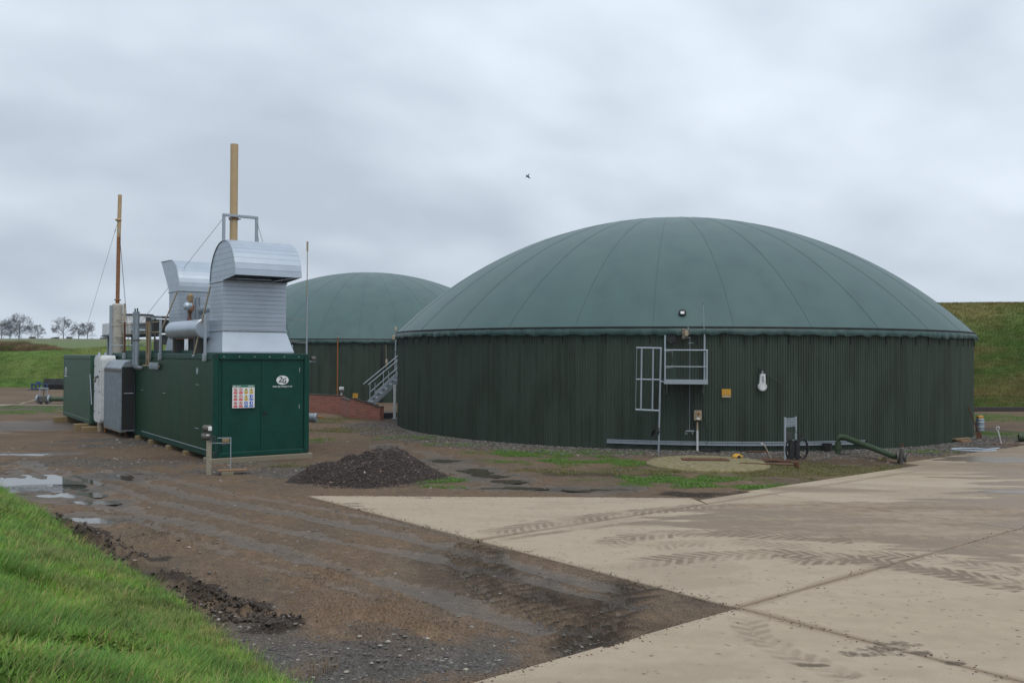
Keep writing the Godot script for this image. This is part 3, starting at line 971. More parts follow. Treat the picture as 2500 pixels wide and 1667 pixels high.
func make_verge():
	var col := func(x: float, d: float, _y: float) -> Array:
		var n := nz.get_noise_2d(x * 14.0, d * 14.0)
		return [Color(0.075, 0.11, 0.028).lerp(Color(0.12, 0.1, 0.05), clampf(0.4 + n, 0, 1)), 0.0]
	var xs := steps([[-40, -16, 1.5, 0.3], [-16, 6, 0.16, 0.16], [6, 14, 1, 1]])
	var ds := steps([[-14, 2, 1, 0.3], [2, 24, 0.16, 0.16], [24, 45, 0.4, 1.5]])
	sheet("grass_verge", xs, ds, verge_y, col, [M.bank])
	var kinds := [[clump(11, 0.085, 0.006, 0.06, 0.8, 1), [], []], [clump(10, 0.115, 0.0065, 0.07, 0.7, 2), [], []], [clump(9, 0.21, 0.008, 0.09, 0.8, 3), [], []]]
	var made := 0
	while made < 42000:
		var t := rng.randf_range(-4.0, 20.0)
		var sp := pow(rng.randf(), 0.8) * 6.5 - 0.12
		var x := -2.06 - 0.62 * t - 0.785 * sp
		var d := 8.85 + 0.785 * t - 0.62 * sp
		if d < 3.0 or x < -0.62 * d - 1.0:
			continue
		var dist := Vector2(x, d).length()
		if rng.randf() > pow(minf(1.0, 9.0 / dist), 1.1):
			continue
		made += 1
		var n := nz.get_noise_2d(x * 18.0, d * 18.0)
		var n2 := nf.get_noise_2d(x * 9.0, d * 9.0)
		var k := 0
		if sp > 1.5 and n2 > -0.05 and dist < 12.0:
			k = 2 if rng.randf() < 0.5 else 1
		elif rng.randf() < 0.25:
			k = 1
		var c := Color(0.115, 0.27, 0.03).lerp(Color(0.19, 0.36, 0.035), clampf(0.5 + 1.2 * n, 0, 1))
		if sp < 1.6:
			c = c.lerp(Color(0.2, 0.23, 0.06), clampf(0.35 + n2, 0, 1) * 0.7)
		if rng.randf() < 0.11 + 0.2 * clampf(n, 0, 1):
			c = Color(0.38, 0.31, 0.12)
		c *= rng.randf_range(0.7, 1.25) * (1.0 + 0.5 * nf.get_noise_2d(x * 26.0, d * 26.0))
		var b := Basis(Vector3.UP, rng.randf() * TAU).scaled(Vector3.ONE * rng.randf_range(0.7, 1.25) * clampf(dist / 11.0, 1.0, 1.6))
		kinds[k][1].append(Transform3D(b, Vector3(x, verge_y(x, d) - 0.01, -d)))
		kinds[k][2].append(c)
	var labels := [["short_grass", "short mown green grass covering the near roadside bank"], ["mid_grass", "slightly longer green grass blades mixed into the near bank"], ["long_grass", "long arching grass tufts high on the near bank"]]
	for i in 3:
		tag(scatter(labels[i][0], kinds[i][0], M.blade, kinds[i][1], kinds[i][2]), labels[i][1], "grass", "", "stuff")
	# clover low in the nearest grass
	var st := SurfaceTool.new()
	st.begin(Mesh.PRIMITIVE_TRIANGLES)
	for l in 3:
		var a := TAU * l / 3
		var o := Vector3(cos(a), 0.12, sin(a))
		var sd := Vector3(-sin(a), 0, cos(a))
		for tri in [[Vector3.ZERO, o * 0.6 + sd * 0.5, o * 1.1], [Vector3.ZERO, o * 1.1, o * 0.6 - sd * 0.5]]:
			for p in tri:
				st.set_normal((Vector3.UP + o * 0.3).normalized())
				st.set_color(Color(1, 1, 1))
				st.add_vertex(p)
	var xf := []
	var cl := []
	while xf.size() < 5200:
		var x := rng.randf_range(-4.6, -0.3)
		var d := rng.randf_range(4.2, 8.6)
		var sp := -verge_s(x, d)
		if sp < 1.2 or nz.get_noise_2d(x * 12.0 + 70.0, d * 12.0) < -0.05 + 0.5 * (d - 7.0) / 2.0:
			continue
		var b := Basis.from_euler(Vector3(rng.randf_range(-0.4, 0.4), rng.randf() * TAU, rng.randf_range(-0.4, 0.4))).scaled(Vector3.ONE * rng.randf_range(0.012, 0.024))
		xf.append(Transform3D(b, Vector3(x, verge_y(x, d) + rng.randf_range(0.03, 0.1), -d)))
		cl.append(Color(0.13, 0.3, 0.04) * rng.randf_range(0.7, 1.25))
	tag(scatter("clover", st.commit(), M.blade, xf, cl), "bright green clover leaves low in the near bank", "clover", "", "stuff")

# the tall grass bund round the back of the site: foot line, crest height
var bund := [[-150, 96, 3.0], [-70, 84, 3.1], [-46, 81, 3.15], [-40, 82, 3.6], [-36, 83, 4.1], [-30, 86, 4.6], [-20, 92, 6.0], [-4, 93, 7.0], [10, 76, 7.0], [20, 59, 7.05], [28, 54.6, 7.05], [36, 53, 7.1], [60, 50, 7.1], [120, 42, 7.1]]
func bund_at(x: float) -> Vector2:
	for i in bund.size() - 1:
		if x <= bund[i + 1][0]:
			var f := clampf((x - bund[i][0]) / (bund[i + 1][0] - bund[i][0]), 0, 1)
			return Vector2(lerpf(bund[i][1], bund[i + 1][1], f), lerpf(bund[i][2], bund[i + 1][2], f))
	return Vector2(42, 7.1)
func make_land():
	var v := []
	var xs := steps([[-150, -60, 6, 2], [-60, 50, 0.8, 0.8], [50, 120, 2, 6]])
	# across: share of the way up
	var prof := [[-0.4, -0.3], [0.0, 0.0], [0.06, 0.02], [0.15, 0.12], [0.3, 0.28], [0.45, 0.44], [0.6, 0.6], [0.75, 0.76], [0.88, 0.9], [0.96, 0.975], [1.0, 1.0], [1.15, 1.0], [1.5, 0.97], [2.2, 0.6]]
	var st := SurfaceTool.new()
	st.begin(Mesh.PRIMITIVE_TRIANGLES)
	for x in xs:
		var b := bund_at(x)
		for p in prof:
			var run := 2.05 * b.y
			var d: float = b.x + p[0] * run
			var y: float = p[1] * b.y + (0.1 * nz.get_noise_2d(x * 5.0, d * 5.0) if p[1] > 0 else 0.0)
			var n := nz.get_noise_2d(x * 1.0, d * 3.4)
			var n2 := nf.get_noise_2d(x * 4.0, d * 12.0)
			var c := Color(0.11, 0.19, 0.025).lerp(Color(0.21, 0.19, 0.05), clampf(0.5 + 1.5 * n + 0.6 * n2, 0, 1))
			if x < -22.0:
				c = c.lerp(Color(0.13, 0.23, 0.028), 0.55)
			st.set_color(c)
			st.add_vertex(Vector3(x, y, -d))
	var np := prof.size()
	for i in xs.size() - 1:
		for j in np - 1:
			var k := i * np + j
			for q in [k, k + 1, k + np, k + np, k + 1, k + np + 1]:
				st.add_index(q)
	st.generate_normals()
	struct("grass_bund", st.commit(), M.bank)
	var tuft := clump(8, 0.2, 0.03, 0.26, 1.2, 7)
	var xf := []
	var cl := []
	for i in 42000:
		var x := rng.randf_range(-56, -24) if i % 5 == 0 else rng.randf_range(20, 42)
		var b := bund_at(x)
		var f := rng.randf()
		var d := b.x + (f * 1.1) * 2.05 * b.y
		var y := minf(f * 1.11, 1.0) * b.y + 0.02
		var n := nz.get_noise_2d(x * 1.0, d * 3.4)
		var n2 := nf.get_noise_2d(x * 4.0, d * 12.0)
		var c := Color(0.11, 0.24, 0.025).lerp(Color(0.3, 0.25, 0.085), clampf(0.36 + 1.3 * n + 0.7 * n2 + rng.randf_range(-0.25, 0.25), 0, 1))
		if x < -22.0:
			c = c.lerp(Color(0.13, 0.27, 0.03), 0.5)
		xf.append(Transform3D(Basis(Vector3.UP, rng.randf() * TAU).scaled(Vector3.ONE * rng.randf_range(0.5, 1.1)), Vector3(x, y - 0.03, -d)))
		cl.append(c * rng.randf_range(0.8, 1.1))
	tag(scatter("bund_grass", tuft, M.blade, xf, cl), "rough green and straw coloured grass on the tall bund", "grass", "", "stuff")
	# fields beyond, rising to the skyline
	var fy := func(x: float, d: float) -> float:
		return 2.9 + 6.4 * smoothstep(95.0, 460.0, d) - maxf(0.0, d - 470.0) * 0.03 + 0.3 * nz.get_noise_2d(x * 0.15, d * 0.15) - 3.0 * smoothstep(-10.0, 60.0, x)
	var fc := func(x: float, d: float, _y: float) -> Array:
		var n := nz.get_noise_2d(x * 0.6, d * 0.8)
		var c := Color(0.11, 0.19, 0.03).lerp(Color(0.16, 0.18, 0.045), clampf(0.5 + n, 0, 1))
		if d > 300.0:
			c = c.lerp(Color(0.14, 0.13, 0.05), 0.6)
		return [c, 0.0]
	sheet("field", steps([[-900, -300, 60, 20], [-300, 60, 6, 6], [60, 900, 20, 80]]), steps([[88, 140, 3, 5], [140, 520, 8, 14], [520, 1500, 60, 200]]), fy, fc, [M.bank])
	# the strip of tall dead grass along the field edge
	var dead := clump(9, 1.0, 0.09, 0.5, 0.45, 9)
	xf = []
	cl = []
	for i in 5200:
		var f := rng.randf()
		var px := lerpf(-40, 200, f)
		var z := rng.randf_range(90.5, 98)
		var x := depth_at(px, 850, z).x
		var bb := bund_at(x)
		var hgt := lerpf(1.6, 0.4, smoothstep(0.3, 1.0, f)) * (0.85 + 0.6 * nf.get_noise_2d(x * 9.0, z * 3.0))
		xf.append(Transform3D(Basis(Vector3.UP, rng.randf() * TAU).scaled(Vector3(1, maxf(hgt, 0.2), 1)), Vector3(x, bb.y - 0.15, -z)))
		cl.append(Color(0.36, 0.24, 0.13).lerp(Color(0.17, 0.18, 0.06), clampf(0.2 + 1.6 * nf.get_noise_2d(x * 12.0, 7.0), 0, 1)) * rng.randf_range(0.7, 1.2))
	tag(scatter("dead_grass", dead, M.blade, xf, cl), "strip of tall brown dead grass along the field edge", "dead grass", "", "stuff")
	# leafless trees on the skyline: foot in the photograph, height in its pixels, breadth
	var trees := [
		[2, 829, 38, 1.0, 5, "dense dark bare tree at the very end of the skyline row"], [22, 829, 40, 1.0, 12, "dark bare tree in the thick of the skyline clump"], [44, 829, 48, 1.05, 6, "broad dark bare tree, tallest of the skyline trees"], [91, 829, 32, 0.8, 7, "small open bare tree between the dense clump and the flat-topped oak"],
		[153, 829, 41, 1.05, 8, "bare flat-topped oak with a clear trunk on the skyline"], [190, 836, 42, 0.8, 9, "bare round-headed tree standing in the dead grass, joined crown with its twin"], [212, 832, 38, 0.9, 10, "bare twin tree sharing a round crown, on the side of the containers"], [264, 831, 17, 0.9, 11, "tiny far bare tree beside the cream flue casing"]]
	for t in trees:
		var z := 440.0 if t[2] > 20 else 455.0
		var foot := depth_at(t[0], t[1], z)
		foot.y = fy.call(foot.x, z) - 0.2
		bare_tree(foot, t[2] / FOCAL * z * 1.02 + (depth_at(t[0], t[1], z).y - foot.y), t[3], t[4], t[5])
	for s in [[78, 829, 1.6, "dark low bush beside the small open bare tree"], [128, 829, 1.0, "tiny low bush between the small bare tree and the flat-topped oak"], [137, 829, 1.3, "low bush just short of the flat-topped oak"], [168, 829, 1.5, "low bush between the flat-topped oak and the twin trees"], [248, 830, 1.0, "flat low bush beside the tiny far tree"], [256, 830, 1.2, "low bush at the foot of the tiny far tree"]]:
		var z := 445.0
		var p := depth_at(s[0], s[1], z)
		p.y = fy.call(p.x, z) - 0.1
		var q := thing("hedge_bush", s[3], "bush", p, 0, "bushes on the skyline")
		var st2 := SurfaceTool.new()
		st2.begin(Mesh.PRIMITIVE_TRIANGLES)
		for i in 260:
			var a: Vector3 = Vector3(rng.randf_range(-1, 1), 0, rng.randf_range(-1, 1)) * s[2] * 0.5
			var e: Vector3 = a * 1.7 + Vector3(rng.randf_range(-0.4, 0.4), s[2] * rng.randf_range(0.5, 1.1), rng.randf_range(-0.4, 0.4))
			twig(st2, a, e, 0.05, 0.02)
		obj("twigs", st2.commit(), M.twig, q)
func twig(st: SurfaceTool, a: Vector3, b: Vector3, r0: float, r1: float):
	var ax := (b - a).normalized()
	var e := ax.cross(Vector3(0.3, 0.2, 0.93)).normalized()
	var f := ax.cross(e)
	for i in 3:
		var t0 := TAU * i / 3
		var t1 := TAU * (i + 1) / 3
		var n0 := e * cos(t0) + f * sin(t0)
		var n1 := e * cos(t1) + f * sin(t1)
		for v in [[a + n0 * r0, n0], [b + n1 * r1, n1], [a + n1 * r0, n1], [a + n0 * r0, n0], [b + n0 * r1, n0], [b + n1 * r1, n1]]:
			st.set_normal(v[1])
			st.add_vertex(v[0])
func bare_tree(foot: Vector3, h: float, wide: float, sd: int, label: String):
	var r := RandomNumberGenerator.new()
	r.seed = sd
	var t := thing("bare_tree", label, "tree", foot, 0, "bare trees on the skyline")
	var trunk := SurfaceTool.new()
	trunk.begin(Mesh.PRIMITIVE_TRIANGLES)
	var crown := SurfaceTool.new()
	crown.begin(Mesh.PRIMITIVE_TRIANGLES)
	var fork := Vector3(r.randf_range(-0.03, 0.03) * h, h * 0.3, 0)
	twig(trunk, Vector3.ZERO, fork, h * 0.036, h * 0.028)
	twig(trunk, fork, fork + Vector3(r.randf_range(-0.05, 0.05) * h, h * 0.42, 0), h * 0.026, h * 0.008)
	var todo := []
	for i in 19:
		var a := i * 2.4 + r.randf_range(-0.4, 0.4)
		var f := i / 18.0
		var yy := h * lerpf(0.24, 0.72, f)
		var reach := wide * h * 0.34 * sqrt(maxf(0.12, 1.0 - pow((yy / h - 0.5) / 0.5, 2)))
		todo.append([Vector3(fork.x * yy / fork.y * 0.6, yy, 0), Vector3(cos(a), lerpf(0.25, 1.1, f) + r.randf_range(-0.2, 0.2), sin(a)).normalized(), reach, h * lerpf(0.016, 0.009, f), 1])
	while not todo.is_empty():
		var b: Array = todo.pop_back()
		var d: Vector3 = b[1]
		var e: Vector3 = b[0] + d * b[2]
		twig(crown, b[0], e, b[3], b[3] * 0.6)
		if b[4] >= 5:
			continue
		for k in (3 if b[4] < 4 else 4):
			var nd := (d + Vector3(r.randf_range(-1, 1), r.randf_range(-0.75, 0.85), r.randf_range(-1, 1)) * 0.9).normalized()
			todo.append([b[0] + d * b[2] * r.randf_range(0.55, 1.0), nd, b[2] * r.randf_range(0.55, 0.8), maxf(b[3] * 0.58, h * 0.0032), b[4] + 1])
	obj("trunk", trunk.commit(), M.bark, t)
	obj("crown", crown.commit(), M.twig, t)

# ---------------------------------------------------------------- digesters
func make_digester() -> Node3D:
	var t := thing("digester_tank", "large green biogas digester with domed membrane roof and access platform on its wall", "tank", TANK, 0, "domed digesters")
	var n := 79
	var step := TAU / n
	var pm := MB.new()
	for i in 11:
		var f := [0.0, 0.4, 0.56, 0.84, 1.0]
		var o := [0.0, 0.0, 0.026, 0.026, 0.0]
		for k in 4:
			var q := []
			for e in [k, k + 1]:
				var a: float = -step / 2 + step * (i + f[e]) / 11.0
				var r: float = TANK_R + o[e]
				q.append([Vector3(sin(a) * r, -0.15, cos(a) * r), (i + f[e]) / 11.0])
				q.append([Vector3(sin(a) * r, 4.02, cos(a) * r), (i + f[e]) / 11.0])
			var nn: Vector3 = (q[2][0] - q[0][0]).cross(q[1][0] - q[0][0]).normalized()
			for w in [[0, 1], [3, 0], [2, 1], [0, 1], [1, 0], [3, 0]]:
				pm.vert(q[w[0]][0], nn, Vector2(q[w[0]][1], w[1]))
	var panel := pm.done()
	for i in n:
		var o := obj("cladding_panel", panel, M.clad[(i * 5 + i / 8) % 8], t)
		o.rotation.y = step * i
	# membrane gores between welded seams
	var h := 5.3
	var rb := TANK_R + 0.06
	var rs := (rb * rb + h * h) / (2.0 * h)
	var yc := 4.1 + h - rs
	var top := asin(rb / rs)
	var gm := MB.new()
	var ga := deg_to_rad(12.0)
	var pos := func(i: int, j: int) -> Array:
		var th := top * (1.0 - i / 20.0)
		var f := j / 6.0
		var a := -ga / 2 + ga * f
		var nn := Vector3(sin(th) * sin(a), cos(th), sin(th) * cos(a))
		var bulge := 0.004 * (1.0 - pow(2 * f - 1, 2)) * sin(th) / sin(top)
		var tilt := Vector3(cos(a), 0, -sin(a)) * 0.006 * (2 * f - 1) * sin(th) / sin(top)
		return [Vector3(0, yc, 0) + nn * (rs + bulge), (nn + tilt).normalized()]
	for i in 20:
		for j in 6:
			var q := [pos.call(i, j), pos.call(i, j + 1), pos.call(i + 1, j + 1), pos.call(i + 1, j)]
			for w in [0, 2, 1, 0, 3, 2]:
				gm.vert(q[w][0], q[w][1])
	var gore := gm.done()
	var sm := MB.new()
	var line := []
	for i in 20:
		var th := top * (1.0 - i / 20.0)
		line.append(Vector3(0, yc + cos(th) * (rs + 0.004), sin(th) * (rs + 0.004)))
	sm.path(line, 0.006, 5)
	var seam := sm.done()
	for i in 30:
		obj("membrane_gore", gore, M.membrane, t).rotation.y = deg_to_rad(5.5 + 12.0 * i)
		obj("weld_seam", seam, M.seam, t).rotation.y = deg_to_rad(-0.5 + 12.0 * i)
	var ring := []
	for i in 181:
		var a := TAU * i / 180
		ring.append(Vector3(sin(a) * (rb + 0.02), 4.07, cos(a) * (rb + 0.02)))
	pt(t, "edge_rope", ring, 0.04, M.rope, 6)
	var fm := MB.new()
	var fl := FastNoiseLite.new()
	fl.seed = 8
	fl.frequency = 0.09
	var fp := func(i: int, j: int) -> Vector3:
		var a := TAU * i / 540
		var k := Vector2(sin(a), cos(a)) * 300.0
		var w := fl.get_noise_2d(k.x, k.y)
		var w2 := fl.get_noise_2d(k.x * 2.3, k.y * 2.3 + 99.0)
		var f := j / 4.0
		var r := rb + 0.03 + f * (0.05 + 0.1 * w2) + 0.03 * sin(f * PI)
		return Vector3(sin(a) * r, 4.06 - f * (0.23 + 0.1 * w), cos(a) * r)
	for i in 540:
		for j in 4:
			fm.quad(fp.call(i, j + 1), fp.call(i + 1, j + 1), fp.call(i + 1, j), fp.call(i, j))
	obj("skirt", fm.done(), M.skirt, t)
	var bm := MB.new()
	bm.box(Vector3(0, 3.68, TANK_R + 0.05), Vector3(0.035, 0.28, 0.02))
	var strap := bm.done()
	for i in 104:
		obj("strap", strap, M.strap, t).rotation.y = TAU * (i + 0.3) / 104
	return t

func tthing(called: String, label: String, category: String, px: float, py: float, off := 0.0) -> Node3D:
	var p := on_tank(px, py, off + 0.04)
	return thing(called, label, category, p, tank_yaw(p))

func make_tank_fittings():
	# access platform
	var a := on_tank(1622, 938, 0.95)
	var b := on_tank(1729, 938, 0.95)
	var mid := (a + b) * 0.5
	var w := Vector2(a.x - b.x, a.z - b.z).length()
	var t := thing("access_platform", "galvanised access platform with guard rails high on the digester wall", "platform", mid, tank_yaw(mid))
	var hw := w / 2
	bx(t, "floor", Vector3(0, 0.05, -0.46), Vector3(w - 0.02, 0.04, 0.9), M.galv, 0.004)
	bx(t, "toe_board", Vector3(0, 0.075, 0), Vector3(w, 0.15, 0.012), M.galv, 0.003)
	for s in [-1.0, 1.0]:
		bx(t, "toe_board", Vector3(s * (hw - 0.006), 0.075, -0.46), Vector3(0.012, 0.15, 0.9), M.galv, 0.003)
		bx(t, "corner_post", Vector3(s * (hw - 0.03), 0.6, -0.03), Vector3(0.05, 0.98, 0.05), M.galv, 0.006)
		bx(t, "hanger_post", Vector3(s * (hw - 0.05), 0.86, -0.86), Vector3(0.06, 1.52, 0.05), M.galv, 0.006)
		for y in [0.56, 1.08]:
			tb(t, "guard_rail", Vector3(s * (hw - 0.03), y, -0.03), Vector3(s * (hw - 0.03), y, -0.88), 0.021, M.galv)
		tb(t, "bracket", Vector3(s * (hw - 0.1), 0.03, -0.2), Vector3(s * (hw - 0.1), -0.35, -0.93), 0.02, M.galv)
	tb(t, "guard_rail", Vector3(-hw, 1.09, -0.03), Vector3(hw, 1.09, -0.03), 0.024, M.galv)
	tb(t, "guard_rail", Vector3(-hw + 0.03, 0.56, -0.03), Vector3(hw - 0.03, 0.56, -0.03), 0.018, M.galv)
	pt(t, "gate_bar", [Vector3(-hw + 0.05, 1.05, -0.2), Vector3(-hw + 0.26, 1.05, -0.2), Vector3(-hw + 0.26, 0.52, -0.2), Vector3(-hw + 0.05, 0.52, -0.2)], 0.011, M.galv, 6)
	# ladder with side guard
	var foot := on_tank(1608, 1103, 0.9)
	foot.y = 0
	t = thing("access_ladder", "galvanised ladder frame beside the platform, one long leg to the gravel", "ladder", foot)
	var L := func(px: float, py: float) -> Vector3: return on_tank(px, py, 0.9) - foot
	tb(t, "long_leg", Vector3(0, -0.05, 0), L.call(1614, 850), 0.03, M.galv)
	for q in [[1554, 849, 1616, 850, 0.028, "frame_bar"], [1554, 926, 1614, 927, 0.026, "frame_bar"], [1552, 1000, 1612, 1003, 0.034, "frame_bar"], [1567, 851, 1565, 1001, 0.03, "upright"], [1595, 851, 1593, 1001, 0.027, "upright"], [1555, 851, 1552, 1000, 0.007, "side_wire"], [1612, 930, 1625, 934, 0.022, "tie_bar"]]:
		tb(t, q[5], L.call(q[0], q[1]), L.call(q[2], q[3]), q[4], M.galv, -1.0, 8)
	t = thing("black_rag", "crumpled black cloth tied to the ladder leg", "rag", on_tank(1605, 1050, 0.93))
	var g := MB.new()
	for i in 7:
		var o := Vector3(rng.randf_range(-0.12, 0.02), rng.randf_range(-0.12, 0.06), rng.randf_range(-0.04, 0.04))
		g.out([o, o + Vector3(-0.12, -0.05, 0.05), o + Vector3(-0.05, -0.16, -0.03)], Vector3(0, 0, -1))
		g.out([o, o + Vector3(0.08, 0.03, 0.02), o + Vector3(0.02, -0.14, 0.06)], Vector3(0, 0, -1))
	obj("cloth", g.done(), M.black, t)
	# lamp-like inspection glass on the membrane
	var p := on_tank(1666, 768, -0.42)
	t = thing("inspection_glass", "round black inspection glass with white plate on the dome membrane", "window", p, tank_yaw(p))
	var tilt := Transform3D(Basis(Vector3.RIGHT, deg_to_rad(45)), Vector3.ZERO)
	lt(t, "clamp_ring", [Vector2(0, -0.06), Vector2(0.155, -0.05), Vector2(0.155, 0.03), Vector2(0.125, 0.045), Vector2(0, 0.045)], tilt, M.white, 24)
	lt(t, "hood", [Vector2(0, 0.0), Vector2(0.13, 0.05), Vector2(0.13, 0.1), Vector2(0.1, 0.13), Vector2(0, 0.13)], Transform3D(Basis(Vector3.RIGHT, deg_to_rad(60)), Vector3(0, 0.02, 0.02)), M.black, 24)
	bx(t, "plate", Vector3(0, 0.06, 0.17), Vector3(0.12, 0.09, 0.01), M.print_white, 0.002, Basis(Vector3.RIGHT, deg_to_rad(-20)))
	# mixer gear on the eave
	t = tthing("mixer_winch", "beige cable winch bolted under the membrane edge above the platform", "winch", 1674, 815, 0.2)
	bx(t, "plate", Vector3(-0.05, 0, -0.1), Vector3(0.1, 0.34, 0.12), M.beige, 0.01)
	bx(t, "gearbox", Vector3(0.03, 0.02, 0.02), Vector3(0.12, 0.2, 0.14), M.beige, 0.02)
	for y in [-0.13, 0.0, 0.13]:
		tb(t, "shaft", Vector3(-0.12, y, 0.05), Vector3(0.14, y, 0.05), 0.022, M.motor)
	tb(t, "crank_pin", Vector3(0.08, 0.12, 0.08), Vector3(0.08, 0.23, 0.08), 0.014, M.galv)
	t = tthing("round_vent", "dark round wall vent behind the platform rail", "vent", 1640, 827, 0.03)
	lt(t, "flange", [Vector2(0.1, 0.0), Vector2(0.155, 0.0), Vector2(0.155, 0.04), Vector2(0.12, 0.045), Vector2(0.1, 0.02), Vector2(0, 0.02)], Transform3D(Basis(Vector3.RIGHT, PI / 2), Vector3.ZERO), M.black, 24)
	for i in 8:
		bx(t, "bolt", Vector3(cos(TAU * i / 8) * 0.137, sin(TAU * i / 8) * 0.137, 0.05), Vector3(0.02, 0.02, 0.016), M.motor)
	t = thing("winch_cable", "thin steel cable hanging from the winch to a cross handle", "cable", on_tank(1684, 1052, 0.3))
	tb(t, "cable", on_tank(1685, 822, 0.3) - t.position, Vector3.ZERO, 0.007, M.galv, -1, 6)
	bx(t, "cross_bar", Vector3(0.02, 0, 0), Vector3(0.28, 0.035, 0.03), M.galv, 0.005)
	pt(t, "handle_loop", [Vector3(-0.11, 0, 0), Vector3(-0.15, -0.07, 0.01), Vector3(-0.12, -0.11, 0.02), Vector3(-0.07, -0.07, 0.01)], 0.009, M.galv, 6)
	pt(t, "handle_loop", [Vector3(0.07, 0, 0), Vector3(0.09, -0.08, 0.02), Vector3(0.11, -0.1, 0.03)], 0.009, M.galv, 6)
	tb(t, "pointer", on_tank(1681, 837, 0.3) - t.position, on_tank(1694, 837, 0.3) - t.position, 0.008, M.galv, -1, 6)
	t = thing("mast_rod", "thin galvanised rod rising from the platform post past the membrane edge", "rod", on_tank(1720, 812, 0.12))
	tb(t, "rod", Vector3(0, -0.2, 0), on_tank(1718, 742, 0.12) - t.position, 0.014, M.galv, 0.009, 6)
	bx(t, "tip", on_tank(1717.5, 741, 0.12) - t.position, Vector3(0.07, 0.02, 0.03), M.motor)
	# control box on its conduit
	t = tthing("control_box", "beige control box with orange switch on the digester wall", "control box", 1704, 1014, 0.12)
	bx(t, "case", Vector3(0, 0, 0), Vector3(0.25, 0.33, 0.14), M.beige, 0.012)
	bx(t, "door", Vector3(0.02, 0, 0.075), Vector3(0.2, 0.29, 0.012), M.beige, 0.004)
	lt(t, "switch", [Vector2(0.045, 0), Vector2(0.045, 0.02), Vector2(0.02, 0.03), Vector2(0.02, 0.05), Vector2(0, 0.05)], Transform3D(Basis(Vector3.RIGHT, PI / 2), Vector3(0.02, 0.06, 0.08)), M.orange, 14)
	bx(t, "label_plate", Vector3(0.01, -0.1, 0.083), Vector3(0.1, 0.05, 0.004), M.print_white)
	var cp := on_tank(1703, 1097, 0.14)
	t = thing("conduit", "white plastic conduit running from the control box to the ground", "pipe", Vector3(cp.x, 0, cp.z))
	tb(t, "pipe", Vector3(0, -0.05, 0), on_tank(1703, 1052, 0.14) - t.position, 0.035, M.white)
	tb(t, "neck", on_tank(1703, 1055, 0.14) - t.position, on_tank(1703, 1030, 0.14) - t.position, 0.028, M.cream)
	t = thing("black_cable", "black cable hanging down the digester wall to a coil on the gravel", "cable", on_tank(1722, 1095, 0.12))
	var c0 := t.position
	pt(t, "lead", [on_tank(1700, 818, 0.1) - c0, on_tank(1706, 840, 0.1) - c0, on_tank(1708, 900, 0.1) - c0, on_tank(1716, 960, 0.1) - c0, on_tank(1715, 1005, 0.1) - c0, on_tank(1727, 1050, 0.1) - c0, on_tank(1729, 1075, 0.1) - c0, on_tank(1722, 1093, 0.15) - c0], 0.012, M.black, 6)
	var coil := []
	for i in 26:
		coil.append(Vector3(0.12 + cos(i * 0.52) * 0.32, -c0.y + 0.03 + 0.002 * i, 0.25 + sin(i * 0.52) * 0.2))
	pt(t, "coil", coil, 0.014, M.black, 6)
	t = tthing("warning_plate", "small amber warning plate with pale lower strip on the cladding", "sign", 1774, 960, 0.02)
	bx(t, "plate", Vector3(0, 0.035, 0), Vector3(0.3, 0.21, 0.008), M.amber, 0.002)
	bx(t, "text_strip", Vector3(0, -0.11, 0), Vector3(0.3, 0.06, 0.008), M.cream, 0.002)
	# agitator motor
	t = tthing("agitator", "white bottle-shaped agitator housing with round bolted flange on the wall", "motor", 1862, 944, 0.1)
	lt(t, "flange", [Vector2(0, -0.08), Vector2(0.145, -0.06), Vector2(0.145, 0.03), Vector2(0.12, 0.045), Vector2(0, 0.045)], Transform3D(Basis(Vector3.RIGHT, PI / 2), Vector3.ZERO), M.white, 28)
	for i in 10:
		bx(t, "bolt", Vector3(cos(TAU * i / 10) * 0.115, sin(TAU * i / 10) * 0.115, 0.05), Vector3(0.022, 0.022, 0.014), M.galv)
	pr(t, "housing", [Vector2(-0.1, 0.12), Vector2(0.1, 0.12), Vector2(0.085, 0.42), Vector2(-0.07, 0.42)], 0.1, Transform3D(Basis(), Vector3(0, 0, -0.06)), M.white)
	bx(t, "name_strip", Vector3(0.0, 0.25, 0.045), Vector3(0.06, 0.2, 0.006), M.duct_grey)
	tb(t, "neck", Vector3(0, 0.42, -0.01), Vector3(0, 0.52, -0.01), 0.03, M.galv)
	bx(t, "clevis", Vector3(-0.08, 0.55, -0.02), Vector3(0.09, 0.13, 0.06), M.black, 0.01)
	tb(t, "lever", Vector3(-0.02, 0.5, -0.03), Vector3(0.62, 0.13, -0.05), 0.016, M.dark, -1, 6)
	# cable tray round the foot of the wall
	var lp := on_tank(1482, 1074, 0.1)
	var rp := on_tank(2114, 1079, 0.1)
	var mp := (lp + rp) * 0.5
	t = thing("cable_tray", "galvanised cable tray curving along the foot of the digester wall", "cable tray", Vector3(mp.x, 0.26, mp.z))
	var a0 := tank_yaw(lp)
	var a1 := tank_yaw(rp)
